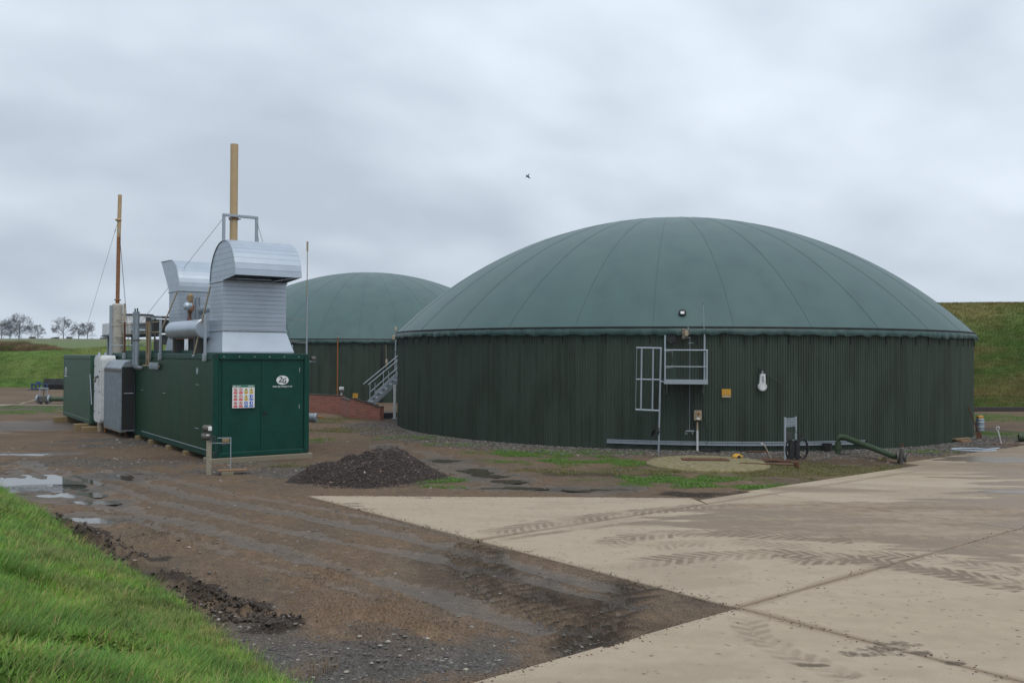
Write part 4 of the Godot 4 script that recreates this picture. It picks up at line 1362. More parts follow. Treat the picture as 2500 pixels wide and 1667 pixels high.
	for i in 18:
		var m := MB.new()
		for e in [0.055, -0.055]:
			var q0 := TANK + Vector3(sin(lerpf(a0, a1, i / 18.0)), 0, cos(lerpf(a0, a1, i / 18.0))) * (TANK_R + 0.1) + Vector3(0, 0.26, 0) - t.position
			var q1 := TANK + Vector3(sin(lerpf(a0, a1, (i + 0.985) / 18.0)), 0, cos(lerpf(a0, a1, (i + 0.985) / 18.0))) * (TANK_R + 0.1) + Vector3(0, 0.26, 0) - t.position
			m.tube(q0 + Vector3(0, e, 0), q1 + Vector3(0, e, 0), 0.012, -1, 6)
			if e > 0:
				m.box((q0 + q1) / 2 + Vector3(0, 0.0, -0.02), Vector3(q0.distance_to(q1), 0.1, 0.006), 0.0, Basis(Vector3.UP, lerpf(a0, a1, (i + 0.5) / 18.0)))
				for s in 9:
					var c := q0.lerp(q1, (s + 0.5) / 9.0)
					m.tube(c + Vector3(0, -0.055, 0.006), c + Vector3(0, 0.055, 0.006), 0.006, -1, 5, false)
		obj("tray_length", m.done(), M.galv, t)
	bx(t, "end_plate", rp - t.position + Vector3(0.03, -0.1, 0.02), Vector3(0.03, 0.32, 0.1), M.black, 0.004)

func make_tank_yard():
	# hose stand
	var q := ground_at(1917, 1124)
	var t := thing("hose_stand", "galvanised two-post stand with perforated plate and black hoses hung on it", "stand", q, 0.12)
	bx(t, "post", Vector3(0, 0.62, 0), Vector3(0.055, 1.35, 0.055), M.galv, 0.006)
	bx(t, "post", Vector3(0.5, 0.62, -0.35), Vector3(0.05, 1.35, 0.05), M.galv, 0.006)
	var tilt := Basis(Vector3.UP, atan2(0.35, 0.5))
	bx(t, "plate", Vector3(0.25, 1.13, -0.175), Vector3(0.56, 0.27, 0.008), M.duct_grey, 0.002, tilt)
	for i in 5:
		for j in 3:
			bx(t, "slot", Vector3(0.25, 1.13 + (j - 1) * 0.08, -0.175) + tilt * Vector3((i - 2) * 0.09, 0, 0.006), Vector3(0.035, 0.018, 0.004), M.dark)
	bx(t, "cross_bar", Vector3(0.25, 0.57, -0.175), Vector3(0.6, 0.04, 0.04), M.galv, 0.004, tilt)
	t = thing("black_hose", "coiled black hoses hanging from the two-post stand", "hose", q + Vector3(0.25, 0.03, -0.1))
	for c in [[-0.1, 0.0, 0.13, 0.28], [0.1, -0.05, 0.1, 0.26], [0.32, -0.1, 0.16, 0.3]]:
		var pts := []
		for i in 40:
			pts.append(Vector3(c[0] + sin(i * 0.5) * c[2], 0.32 + cos(i * 0.5) * c[3], c[1] + 0.004 * i))
		pt(t, "coil", pts, 0.02, M.black, 6)
	lt(t, "reel", [Vector2(0.02, -0.03), Vector2(0.1, -0.03), Vector2(0.1, 0.03), Vector2(0.02, 0.03)], Transform3D(Basis(Vector3.RIGHT, PI / 2), Vector3(-0.1, 0.72, 0)), M.dark, 18)
	pt(t, "loop", [Vector3(0.05, 1.0, -0.02), Vector3(0.12, 0.8, 0), Vector3(0.26, 0.75, 0), Vector3(0.32, 1.0, -0.05)], 0.012, M.black, 6)
	bx(t, "holster", Vector3(-0.06, 0.3, 0.1), Vector3(0.17, 0.55, 0.1), M.black, 0.03)
	bx(t, "holster", Vector3(0.13, 0.28, 0.06), Vector3(0.15, 0.55, 0.1), M.black, 0.03)
	# sloping slurry pipe
	q = ground_at(2047, 1109)
	t = thing("slurry_pipe", "mossy green slurry pipe sloping from an upright stub to a valve", "pipe", q)
	var e := ground_at(2198, 1131) - q
	var rise := Vector3(0, 0.6, 0)
	pt(t, "elbow", [Vector3(0, -0.05, 0), Vector3(0, 0.4, 0), Vector3(0.01, 0.5, 0.0), Vector3(0.07, 0.56, 0.03), Vector3(0.18, 0.55, 0.08)], 0.095, M.green_pipe, 14)
	tb(t, "collar", Vector3(0, 0.16, 0), Vector3(0, 0.22, 0), 0.125, M.green_pipe, -1, 16)
	var d0 := Vector3(0.18, 0.55, 0.08)
	var d1 := Vector3(e.x * 0.8, 0.24, e.z * 0.8)
	pt(t, "pipe", [d0, d1, Vector3(e.x * 0.9, 0.19, e.z * 0.9), Vector3(e.x * 0.97, 0.19, e.z * 0.97)], 0.09, M.green_pipe, 14)
	for f in [0.25, 0.5, 0.75]:
		var m: Vector3 = d0.lerp(d1, f)
		tb(t, "pipe_band", m, m + (d1 - d0).normalized() * 0.05, 0.096, M.green_pipe, -1, 14)
	t = thing("slide_valve", "rusty slide valve on steel feet closing the sloping green pipe", "valve", ground_at(2198, 1131) + Vector3(0, 0, 0), -0.5)
	lt(t, "flange", [Vector2(0.05, -0.03), Vector2(0.19, -0.03), Vector2(0.19, 0.03), Vector2(0.05, 0.03)], Transform3D(Basis(Vector3.BACK, -PI / 2), Vector3(-0.03, 0.2, 0)), M.motor, 18)
	bx(t, "body", Vector3(0.06, 0.26, 0), Vector3(0.1, 0.42, 0.26), M.motor, 0.02)
	tb(t, "spindle", Vector3(0.06, 0.45, 0), Vector3(0.06, 0.58, 0), 0.035, M.rust)
	lt(t, "outlet_ring", [Vector2(0.09, -0.03), Vector2(0.15, -0.03), Vector2(0.15, 0.03), Vector2(0.09, 0.03), Vector2(0.09, -0.02)], Transform3D(Basis(Vector3.BACK, -PI / 2), Vector3(0.15, 0.2, 0)), M.motor, 18)
	for s in [-1.0, 1.0]:
		bx(t, "foot", Vector3(0.02 + s * 0.06, 0.01, s * 0.06), Vector3(0.06, 0.12, 0.05), M.galv, 0.008)
	t = thing("black_bucket", "small black bucket against the foot of the digester wall", "bucket", on_tank(2020, 1094, 0.3) * Vector3(1, 0, 1))
	lt(t, "pail", [Vector2(0, 0.0), Vector2(0.13, 0.0), Vector2(0.16, 0.26), Vector2(0.175, 0.27), Vector2(0.15, 0.27), Vector2(0.12, 0.03), Vector2(0, 0.03)], Transform3D.IDENTITY, M.black, 18)
	pt(t, "handle", [Vector3(-0.16, 0.25, 0), Vector3(-0.1, 0.2, 0.14), Vector3(0.1, 0.2, 0.14), Vector3(0.16, 0.25, 0)], 0.006, M.dark, 5)
	# mossy inspection pad
	q = ground_at(1728, 1136)
	t = thing("inspection_pad", "low mossy round concrete pad in front of the digester", "concrete pad", q)
	lt(t, "pad", [Vector2(1.78, -0.1), Vector2(1.74, 0.05), Vector2(1.62, 0.11), Vector2(0.7, 0.14), Vector2(0, 0.145)], Transform3D.IDENTITY, M.moss_pad, 36)
	t = thing("steel_cover", "rusty brown steel plate lying on the mossy pad", "cover", ground_at(1722, 1122, 0.15), -0.04)
	bx(t, "plate", Vector3(0, 0.012, 0), Vector3(1.32, 0.024, 0.5), M.rust, 0.004)
	for s in [-1.0, 1.0]:
		pt(t, "lifting_ring", [Vector3(s * 0.45 - 0.05, 0.03, 0), Vector3(s * 0.45, 0.05, 0.03), Vector3(s * 0.45 + 0.05, 0.03, 0)], 0.008, M.rust, 5)
	t = thing("yellow_float", "small yellow plastic float with a dark opening on the pad", "float", ground_at(1800, 1119, 0.1), 0.2)
	lt(t, "shell", [Vector2(0.02, -0.01), Vector2(0.14, 0.0), Vector2(0.15, 0.06), Vector2(0.11, 0.12), Vector2(0.05, 0.14), Vector2(0.0, 0.14)], Transform3D.IDENTITY, M.amber, 16)
	lt(t, "opening", [Vector2(0.055, 0), Vector2(0.055, 0.02), Vector2(0, 0.02)], Transform3D(Basis(Vector3.RIGHT, PI / 2), Vector3(0, 0.05, 0.14)), M.black, 14)
	for s in [-1.0, 1.0]:
		bx(t, "lug", Vector3(s * 0.14, 0.06, 0.03), Vector3(0.06, 0.06, 0.06), M.amber, 0.012)
	t = thing("rusty_hoe", "long rusty scraper hoe lying on the ground beside the pad", "hoe", ground_at(1870, 1134, 0.06))
	var h0 := ground_at(1806, 1130, 0.14) - t.position
	var h1 := ground_at(1940, 1135, 0.1) - t.position
	tb(t, "shaft", h0, h1, 0.018, M.rust, -1, 7)
	bx(t, "blade", h1 + Vector3(0.06, 0.02, 0), Vector3(0.1, 0.17, 0.14), M.rust, 0.01, Basis(Vector3.BACK, 0.35))
	t = thing("scrap_plate", "rusty flat metal plate on the gravel by the hose stand", "plate", ground_at(1888, 1127))
	bx(t, "plate", Vector3(0, 0.05, 0), Vector3(0.55, 0.03, 0.3), M.rust, 0.005, Basis(Vector3.BACK, -0.06))
	bx(t, "rib", Vector3(0.32, 0.03, 0.08), Vector3(0.4, 0.05, 0.2), M.rust, 0.006, Basis(Vector3.UP, -0.3))
	q = ground_at(1884, 1120)
	t = thing("white_shovel_shaft", "pale bent shovel shaft leaning up from the rusty scrap", "shovel", q)
	pt(t, "shaft", [Vector3(0, 0, 0), Vector3(-0.14, 0.28, 0), Vector3(-0.22, 0.42, 0), Vector3(-0.3, 0.46, 0)], 0.016, M.cream, 7)
	bx(t, "grip", Vector3(-0.29, 0.46, 0), Vector3(0.05, 0.04, 0.09), M.white, 0.01)
	t = thing("rusty_bar", "short rusty bar on the gravel under the cable tray", "bar", on_tank(1850, 1098, 0.4) * Vector3(1, 0, 1))
	tb(t, "bar", Vector3(-0.35, 0.04, 0), Vector3(0.3, 0.04, 0.03), 0.025, M.rust)
	bx(t, "hook", Vector3(0.31, 0.05, 0.03), Vector3(0.05, 0.08, 0.06), M.rust, 0.01)
	# right of the tank
	q = ground_at(2394, 1053)
	t = thing("steel_keg", "grey steel keg with a yellow block on top beyond the digester", "keg", q)
	lt(t, "barrel", [Vector2(0, 0), Vector2(0.15, 0.0), Vector2(0.165, 0.05), Vector2(0.16, 0.1), Vector2(0.175, 0.16), Vector2(0.175, 0.2), Vector2(0.165, 0.22), Vector2(0.165, 0.33), Vector2(0.175, 0.36), Vector2(0.175, 0.39), Vector2(0.16, 0.43), Vector2(0.165, 0.52), Vector2(0.15, 0.55), Vector2(0, 0.55)], Transform3D.IDENTITY, M.galv, 22)
	t = thing("yellow_block", "pale yellow block resting on the steel keg", "block", q + Vector3(0, 0.555, 0))
	bx(t, "block", Vector3(0, 0.05, 0), Vector3(0.24, 0.1, 0.2), M.amber, 0.02)
	bx(t, "cap", Vector3(0.04, 0.11, 0), Vector3(0.1, 0.03, 0.1), M.cream, 0.008)
	q = ground_at(2392, 1073)
	t = thing("leaning_spade", "rust-brown spade leaning against the digester wall", "spade", q)
	var hi := on_tank(2364, 992, 0.08) - q
	tb(t, "shaft", hi, Vector3(0, 0.22, 0), 0.024, M.rust, -1, 8)
	pr(t, "blade", [Vector2(-0.1, 0.3), Vector2(0.1, 0.3), Vector2(0.1, 0.06), Vector2(0.0, 0.0), Vector2(-0.1, 0.06)], 0.012, Transform3D(Basis(Vector3.BACK, 0.3), Vector3(0.03, 0, 0)), M.rust)
	q = ground_at(2446, 1085)
	t = thing("scoop_shovel", "upright shovel with white D-handle and rusty tray by the concrete", "shovel", q)
	tb(t, "shaft", Vector3(0, 0.02, 0), Vector3(-0.13, 0.5, 0.02), 0.022, M.white)
	pt(t, "d_handle", [Vector3(-0.13, 0.48, 0.02), Vector3(-0.2, 0.58, 0.02), Vector3(-0.19, 0.63, 0.02), Vector3(-0.09, 0.63, 0.02), Vector3(-0.08, 0.58, 0.02), Vector3(-0.13, 0.48, 0.02)], 0.016, M.white, 7)
	bx(t, "tray", Vector3(0.1, 0.02, 0.06), Vector3(0.85, 0.03, 0.34), M.rust, 0.008)
	q = ground_at(2488, 1078)
	t = thing("pipe_stub", "open end of a green drain pipe lying at the yard edge", "pipe", q + Vector3(0, 0.16, 0), -0.35)
	lt(t, "pipe", [Vector2(0.12, 0.0), Vector2(0.155, 0.0), Vector2(0.155, -2.2), Vector2(0.12, -2.2), Vector2(0.12, 0.0)], Transform3D(Basis(Vector3.BACK, PI / 2), Vector3.ZERO), M.green_pipe, 22)
	lt(t, "inside", [Vector2(0.12, -0.3), Vector2(0, -0.3)], Transform3D(Basis(Vector3.BACK, PI / 2), Vector3.ZERO), M.black, 22)
	q = ground_at(2385, 1100)
	t = thing("pale_hose", "loop of pale blue hose lying flat at the edge of the concrete", "hose", q + Vector3(0, 0.03, 0))
	var loop := []
	for i in 30:
		var a := TAU * i / 30 * 0.93 + 0.3
		loop.append(Vector3(cos(a) * (0.66 + 0.1 * sin(a * 2)), 0.0, sin(a) * 0.4) + Vector3(-0.1, 0, 0))
	loop.append(Vector3(1.0, 0.01, -0.45))
	pt(t, "hose", loop, 0.024, M.hose, 7)
	t = thing("clay_slab", "broken orange clay slab under timber at the digester foot", "slab", ground_at(2352, 1080), 0.4)
	bx(t, "slab", Vector3(0, 0.04, 0), Vector3(0.5, 0.09, 0.35), M.board, 0.015)
	bx(t, "plank", Vector3(0.1, 0.12, -0.15), Vector3(1.0, 0.05, 0.16), M.timber, 0.008, Basis(Vector3.UP, 0.2))
	t = thing("timber_block", "small mossy block on the mud by the sloping pipe", "block", ground_at(2154, 1125))
	bx(t, "block", Vector3(0, 0.05, 0), Vector3(0.24, 0.1, 0.14), M.moss_pad, 0.015)
	bx(t, "chip", Vector3(0.08, 0.11, 0.01), Vector3(0.08, 0.02, 0.08), M.timber, 0.004)

# ---------------------------------------------------------------- containers and what stands on them
func logo(r: Node, at: Vector3, b: Basis, size: float):
	var k := MB.new()
	var poly := PackedVector2Array()
	for i in 32:
		poly.append(Vector2(cos(TAU * i / 32) * 0.19, sin(TAU * i / 32) * 0.135) * size)
	k.prism(poly, 0.004, Transform3D(b, at))
	var o := obj("oval_badge", k.done(), M.print_white, r)
	lettering(o, "lettering", "2", 0.16 * size, at + b * Vector3(-0.062 * size, 0.012 * size, 0.007), M.print_black, true, b * Basis(Vector3.RIGHT, Vector3(0.12, 1, 0), Vector3.BACK))
	lettering(o, "lettering", "G", 0.15 * size, at + b * Vector3(0.058 * size, -0.022 * size, 0.007), M.print_black, true, b * Basis(Vector3.RIGHT, Vector3(0.12, 1, 0), Vector3.BACK))
	lettering(r, "web_address", "www.2g-energy.co.uk", 0.042 * size, at + b * Vector3(0, -0.185 * size, 0.004), M.print_white, true, b)

func container(called: String, label: String, u0: float, v0: float, y0: float, length: float, width: float, height: float, m: Material, panels: Array, group := "") -> Node3D:
	var t := cthing(called, label, "container", u0, v0, y0, group)
	var b := 0.02
	bx(t, "core", Vector3(width / 2, height / 2, -length / 2), Vector3(width - 0.1, height - 0.06, length - 0.16), M.core)
	for x in [0.08, width - 0.08]:
		for z in [-0.08, -length + 0.08]:
			bx(t, "corner_post", Vector3(x, height / 2, z), Vector3(0.16, height, 0.16), m, b)
	for x in [0.05, width - 0.05]:
		bx(t, "bottom_rail", Vector3(x, 0.09, -length / 2), Vector3(0.1, 0.18, length - 0.322), m, b)
		bx(t, "top_rail", Vector3(x, height - 0.09, -length / 2), Vector3(0.1, 0.18, length - 0.322), m, b)
	for z in [-0.05, -length + 0.05]:
		bx(t, "bottom_rail", Vector3(width / 2, 0.07, z), Vector3(width - 0.322, 0.14, 0.1), m, b)
		bx(t, "top_rail", Vector3(width / 2, height - 0.08, z), Vector3(width - 0.322, 0.16, 0.1), m, b)
	var n := maxi(int(round(length / 1.13)), 2)
	var w := (length - 0.324) / n
	for i in n:
		for side in [0.026, width - 0.026]:
			bx(t, "wall_panel", Vector3(side, height / 2, -0.162 - w * (i + 0.5)), Vector3(0.03, height - 0.364, w - 0.006), panels[i % panels.size()], 0.003)
	bx(t, "roof", Vector3(width / 2, height - 0.03, -length / 2), Vector3(width - 0.202, 0.03, length - 0.202), m)
	return t

func make_containers():
	var t := container("plant_container", "long dark green plant container with double doors and a safety notice", 0, 0, 0.15, 13.55, 2.9, 2.98, M.green, M.green_side)
	t.position = cw(0, 0, 0.15)
	# front doors (local y = height above 0.15)
	bx(t, "end_panel", Vector3(1.45, 1.5, -0.07), Vector3(2.56, 2.66, 0.02), M.green)
	for d in [[0.262, 1.408], [1.414, 2.6]]:
		var k := bx(t, "door", Vector3((d[0] + d[1]) / 2, 1.47, -0.045), Vector3(d[1] - d[0], 2.7, 0.03), M.green, 0.006)
		if d[0] > 1:
			bx(k, "handle", Vector3(1.55, 1.245, -0.005), Vector3(0.14, 0.022, 0.03), M.black, 0.006)
			bx(k, "lock_plate", Vector3(1.5, 1.19, -0.025), Vector3(0.045, 0.17, 0.012), M.black, 0.004)
		for y in [0.3, 1.4, 2.5]:
			bx(k, "hinge", Vector3(d[0] + 0.012 if d[0] < 1 else d[1] - 0.012, y, -0.022), Vector3(0.022, 0.13, 0.02), M.galv if y > 1 and d[0] > 1 else M.green, 0.004)
	bx(t, "drip_rail", Vector3(1.44, 2.83, 0.012), Vector3(2.5, 0.03, 0.03), M.green, 0.006)
	for i in 6:
		lt(t, "rivet", [Vector2(0.018, 0), Vector2(0.018, 0.008), Vector2(0, 0.012)], Transform3D(Basis(Vector3.RIGHT, PI / 2), Vector3(0.3 + i * 0.45, 2.89, 0.001)), M.galv, 10)
	for x in [0.08, 2.82]:
		for y in [0.09, 2.9]:
			bx(t, "casting_slot", Vector3(x, y, 0.001), Vector3(0.06, 0.09, 0.006), M.black, 0.0)
			bx(t, "casting_slot", Vector3(-0.001 if x < 1 else 2.901, y, -0.08), Vector3(0.006, 0.09, 0.06), M.black, 0.0)
	logo(t, Vector3(2.06, 2.2, -0.028), Basis(), 1.0)
	# small fittings on the long side
	lt(t, "oval_tag", [Vector2(0.1, 0), Vector2(0.1, 0.006), Vector2(0, 0.006)], Transform3D(Basis(Vector3.BACK, PI / 2), Vector3(0.01, 2.46, -1.61)), M.galv, 20)
	for q in [[1.35, 2.05], [5.1, 1.66], [8.1, 1.66], [1.35, 0.75]]:
		tb(t, "side_latch", Vector3(-0.01, q[1], -q[0]), Vector3(-0.01, q[1], -q[0] - 0.35), 0.009, M.galv, -1, 6)
	tb(t, "edge_trim", Vector3(-0.005, 0.185, -0.4), Vector3(-0.005, 0.185, -8.3), 0.012, M.galv, -1, 6)
	bx(t, "roof_coaming", Vector3(1.2, 3.03, -7.5), Vector3(1.9, 0.1, 10.5), M.green, 0.01)
	# notice board, printed flat
	var s := cthing("safety_notice", "white safety notice with red, yellow and blue pictograms on the container door", "sign", -0.032 + 0.0, 0.865, 1.89)
	var img := Image.create(160, 160, false, Image.FORMAT_RGB8)
	img.fill(Color(0.86, 0.87, 0.87))
	img.fill_rect(Rect2i(0, 0, 160, 14), Color(0.05, 0.42, 0.3))
	for k in 8:
		img.fill_rect(Rect2i(20 + k * 5, 5, 4, 5), Color(0.85, 0.9, 0.88))
		img.fill_rect(Rect2i(112 + k * 5, 4, 4, 5), Color(0.85, 0.9, 0.88))
	img.fill_rect(Rect2i(6, 3, 11, 8), Color(0.9, 0.92, 0.9))
	var red := Color(0.78, 0.13, 0.16)
	var yel := Color(0.86, 0.72, 0.08)
	var blu := Color(0.08, 0.32, 0.72)
	var kinds := ["r", "r", "y", "y", "r", "r", "y", "b", "r", "r", "b", "b"]
	for k in 12:
		var cx := 22 + (k % 4) * 38
		var cy := 30 + (k / 4) * 48
		var col: Color = red if kinds[k] == "r" else (yel if kinds[k] == "y" else blu)
		img.fill_rect(Rect2i(cx - 13, cy + 16, 27, 14), col)
		for ln in 2:
			for x in range(cx - 10, cx + 11, 3):
				img.fill_rect(Rect2i(x, cy + 19 + ln * 5, 2, 3), col.lerp(Color(1, 1, 1) if kinds[k] != "y" else Color(0, 0, 0), 0.55))
		for y in range(-13, 14):
			for x in range(-13, 14):
				var r := sqrt(x * x + y * y)
				var c = null
				if kinds[k] == "r":
					if r < 13 and (r > 10 or absf(x - y) < 2.5):
						c = red
					elif r <= 10 and fposmod(sin(floorf(x / 4.0) * 3.1 + floorf(y / 4.0) * 7.7 + k) * 91.0, 1.0) > 0.55 and r < 8:
						c = Color(0.08, 0.06, 0.06)
				elif kinds[k] == "y":
					if y > -12 and y < 12 and absf(x) < (y + 12) * 0.56:
						c = yel
						if absf(x) > (y + 12) * 0.56 - 1.6 or y > 10:
							c = Color(0.1, 0.09, 0.05)
						elif absf(x) < 2 and y > -4 and y < 8 and y != 4:
							c = Color(0.08, 0.08, 0.05)
				elif r < 13:
					c = blu
					if absf(x - (3 if k != 10 else 0)) < 4 and y > -8 and y < 8:
						c = Color(0.9, 0.92, 0.95)
				if c != null:
					img.set_pixel(cx + x, cy + y, c)
	var sm := StandardMaterial3D.new()
	sm.albedo_texture = ImageTexture.create_from_image(img)
	sm.roughness = 0.4
	bx(s, "backing", Vector3(0, 0, 0.004), Vector3(0.665, 0.665, 0.006), M.galv, 0.001)
	var fm := MB.new()
	fm.st.set_normal(Vector3.BACK)
	for v in [[-1, -1], [1, 1], [1, -1], [-1, -1], [-1, 1], [1, 1]]:
		fm.vert(Vector3(v[0] * 0.325, v[1] * 0.325, 0.0085), Vector3.BACK, Vector2(0.5 + v[0] * 0.5, 0.5 - v[1] * 0.5))
	obj("print", fm.done(), sm, s)
	# footings
	var f := cthing("concrete_footing", "concrete strip footing under the doors of the long container", "footing", 0.25, 1.45, -0.1)
	bx(f, "strip", Vector3(0, 0.12, 0), Vector3(3.1, 0.245, 0.66), M.block, 0.02)
	bx(f, "packer", Vector3(-1.3, 0.246, 0.1), Vector3(0.2, 0.006, 0.2), M.rust)
	for u in [2.6, 4.6, 6.9, 8.8]:
		f = cthing("timber_sleeper", {2.6: "short timber sleeper under the plant container, next to its doors", 4.6: "second timber sleeper back from the doors under the plant container", 6.9: "third timber sleeper back from the doors under the plant container", 8.8: "timber sleeper in front of the grey ventilation housing"}[u], "sleeper", u, 0.28, -0.08, "sleepers under the plant container")
		bx(f, "sleeper", Vector3(0, 0.11, 0), Vector3(0.75, 0.225, 0.3), M.timber, 0.02)
		bx(f, "shim", Vector3(0, 0.227, 0), Vector3(0.3, 0.006, 0.2), M.rust)
	var c2 := container("rear_container", "shorter green container with an oval badge set behind the white cabinet", 13.72, -0.75, 0.26, 6.2, 2.44, 2.77, M.green_old, [M.green_old])
	logo(c2, Vector3(-0.002, 2.05, -5.6), Basis(Vector3.UP, -PI / 2), 1.25)
	tb(c2, "door_bar", Vector3(0.0, 2.0, -0.02), Vector3(0.0, 0.8, 0.35), 0.02, M.galv)
	for q in [[14.2, 0.2], [19.2, 0.2]]:
		f = cthing("timber_bearer", "pale timber bearer under the rear container, " + ("on the white cabinet's side" if q[0] < 16 else "under its badge end"), "bearer", q[0], q[1], -0.05, "bearers under the rear container")
		bx(f, "bearer", Vector3(0, 0.16, 0), Vector3(2.9, 0.3, 0.45), M.timber, 0.02)
		bx(f, "shim", Vector3(-0.4, 0.313, 0), Vector3(0.4, 0.006, 0.3), M.rust)
	f = cthing("timber_bearer", "wide timber bearer between white cabinet and rear container", "bearer", 13.3, -0.5, -0.05)
	bx(f, "bearer", Vector3(0, 0.12, 0), Vector3(1.2, 0.25, 0.4), M.timber, 0.02)
	bx(f, "shim", Vector3(0.2, 0.25, 0), Vector3(0.3, 0.01, 0.2), M.rust)
	container("green_store", "dark green store container whose roof edge shows above the rear container", 14.2, 1.72, 0.2, 7.2, 2.44, 2.99, M.green, [M.green_side[1]])

	# grey ventilation housing on the long side
	t = cthing("ventilation_housing", "grey ribbed ventilation housing fixed to the side of the plant container", "ventilation unit", 9.36, -0.5, 0.27)
	var prof := [Vector2(0, 0), Vector2(0.48, 0), Vector2(0.48, 2.6), Vector2(0.36, 2.6), Vector2(0.14, 2.52), Vector2(0.0, 2.3)]
	pr(t, "casing", prof, 2.93, Transform3D(Basis(), Vector3(0, 0, -2.93)), M.duct_grey)
	for i in 17:
		bx(t, "rib", Vector3(-0.006, 1.06, -0.09 - i * 0.172), Vector3(0.016, 2.1, 0.1), M.duct_grey, 0.005)
	bx(t, "louvre_band", Vector3(-0.008, 2.2, -1.465), Vector3(0.02, 0.13, 2.9), M.motor, 0.004)
	for i in 12:
		bx(t, "bottom_flange", Vector3(0.1, -0.03, -0.12 - i * 0.245), Vector3(0.2, 0.05, 0.16), M.beige, 0.008)
	bx(t, "side_plate", Vector3(0.25, 1.2, 0.006), Vector3(0.44, 2.3, 0.012), M.black, 0.003)
	tb(t, "latch", Vector3(0.1, 1.38, 0.02), Vector3(0.42, 1.38, 0.03), 0.02, M.galv)
	for z in [-0.3, -1.2, -2.1]:
		tb(t, "leg", Vector3(0.25, -0.06, z), Vector3(0.25, -0.4, z), 0.05, M.rust)
	# white cabinet
	t = cthing("white_cabinet", "white rounded steel cabinet with dark bolts between ventilation housing and rear container", "cabinet", 12.2, -0.6, 0.3)
	var poly := []
	for c in [[1.2, 2.55, 0], [0.2, 2.55, 1], [0.2, 0.25, 2], [1.2, 0.25, 3]]:
		for i in 5:
			var a: float = PI / 2 * (c[2] + i / 4.0)
			poly.append(Vector2(c[0] + cos(a) * 0.18, c[1] + sin(a) * 0.18))
	pr(t, "shell", poly, 0.5, Transform3D(Basis(Vector3(0, 0, -1), Vector3.UP, Vector3.RIGHT), Vector3(0, 0, 0)), M.white)
	pr(t, "door", poly, 0.03, Transform3D(Basis(Vector3(0, 0, -0.94), Vector3(0, 0.96, 0), Vector3(1, 0, 0)), Vector3(-0.035, 0.05, -0.05)), M.white)
	for q in [[0.25, 0.5], [0.25, 1.3], [0.25, 2.1], [1.18, 0.5], [1.18, 1.3], [1.18, 2.3]]:
		lt(t, "bolt", [Vector2(0.03, 0), Vector2(0.03, 0.02), Vector2(0, 0.025)], Transform3D(Basis(Vector3.BACK, PI / 2), Vector3(-0.036, q[1], -q[0])), M.black, 10)
	for y in [0.25, 1.35, 2.35]:
		bx(t, "hinge_arm", Vector3(0.05, y, -1.46), Vector3(0.1, 0.1, 0.32), M.black, 0.015)
	pt(t, "pipe_knee", [Vector3(-0.05, 1.9, -0.5), Vector3(-0.16, 1.86, -0.45), Vector3(-0.2, 1.7, -0.35)], 0.05, M.motor, 10)
	tb(t, "leg", Vector3(0.15, 0.08, -0.9), Vector3(0.15, -0.35, -0.9), 0.13, M.cream, -1, 16)
	tb(t, "leg", Vector3(0.45, 0.08, -1.45), Vector3(0.45, -0.35, -1.45), 0.07, M.galv, -1, 12)
	tb(t, "drain", Vector3(0.2, 0.08, -0.35), Vector3(0.2, -0.35, -0.35), 0.045, M.orange, -1, 12)
	for x in [0.1, 0.4]:
		tb(t, "vent_cap", Vector3(x, 2.72, -1.0 - x), Vector3(x, 2.86, -1.0 - x), 0.06, M.hose, 0.03, 12)

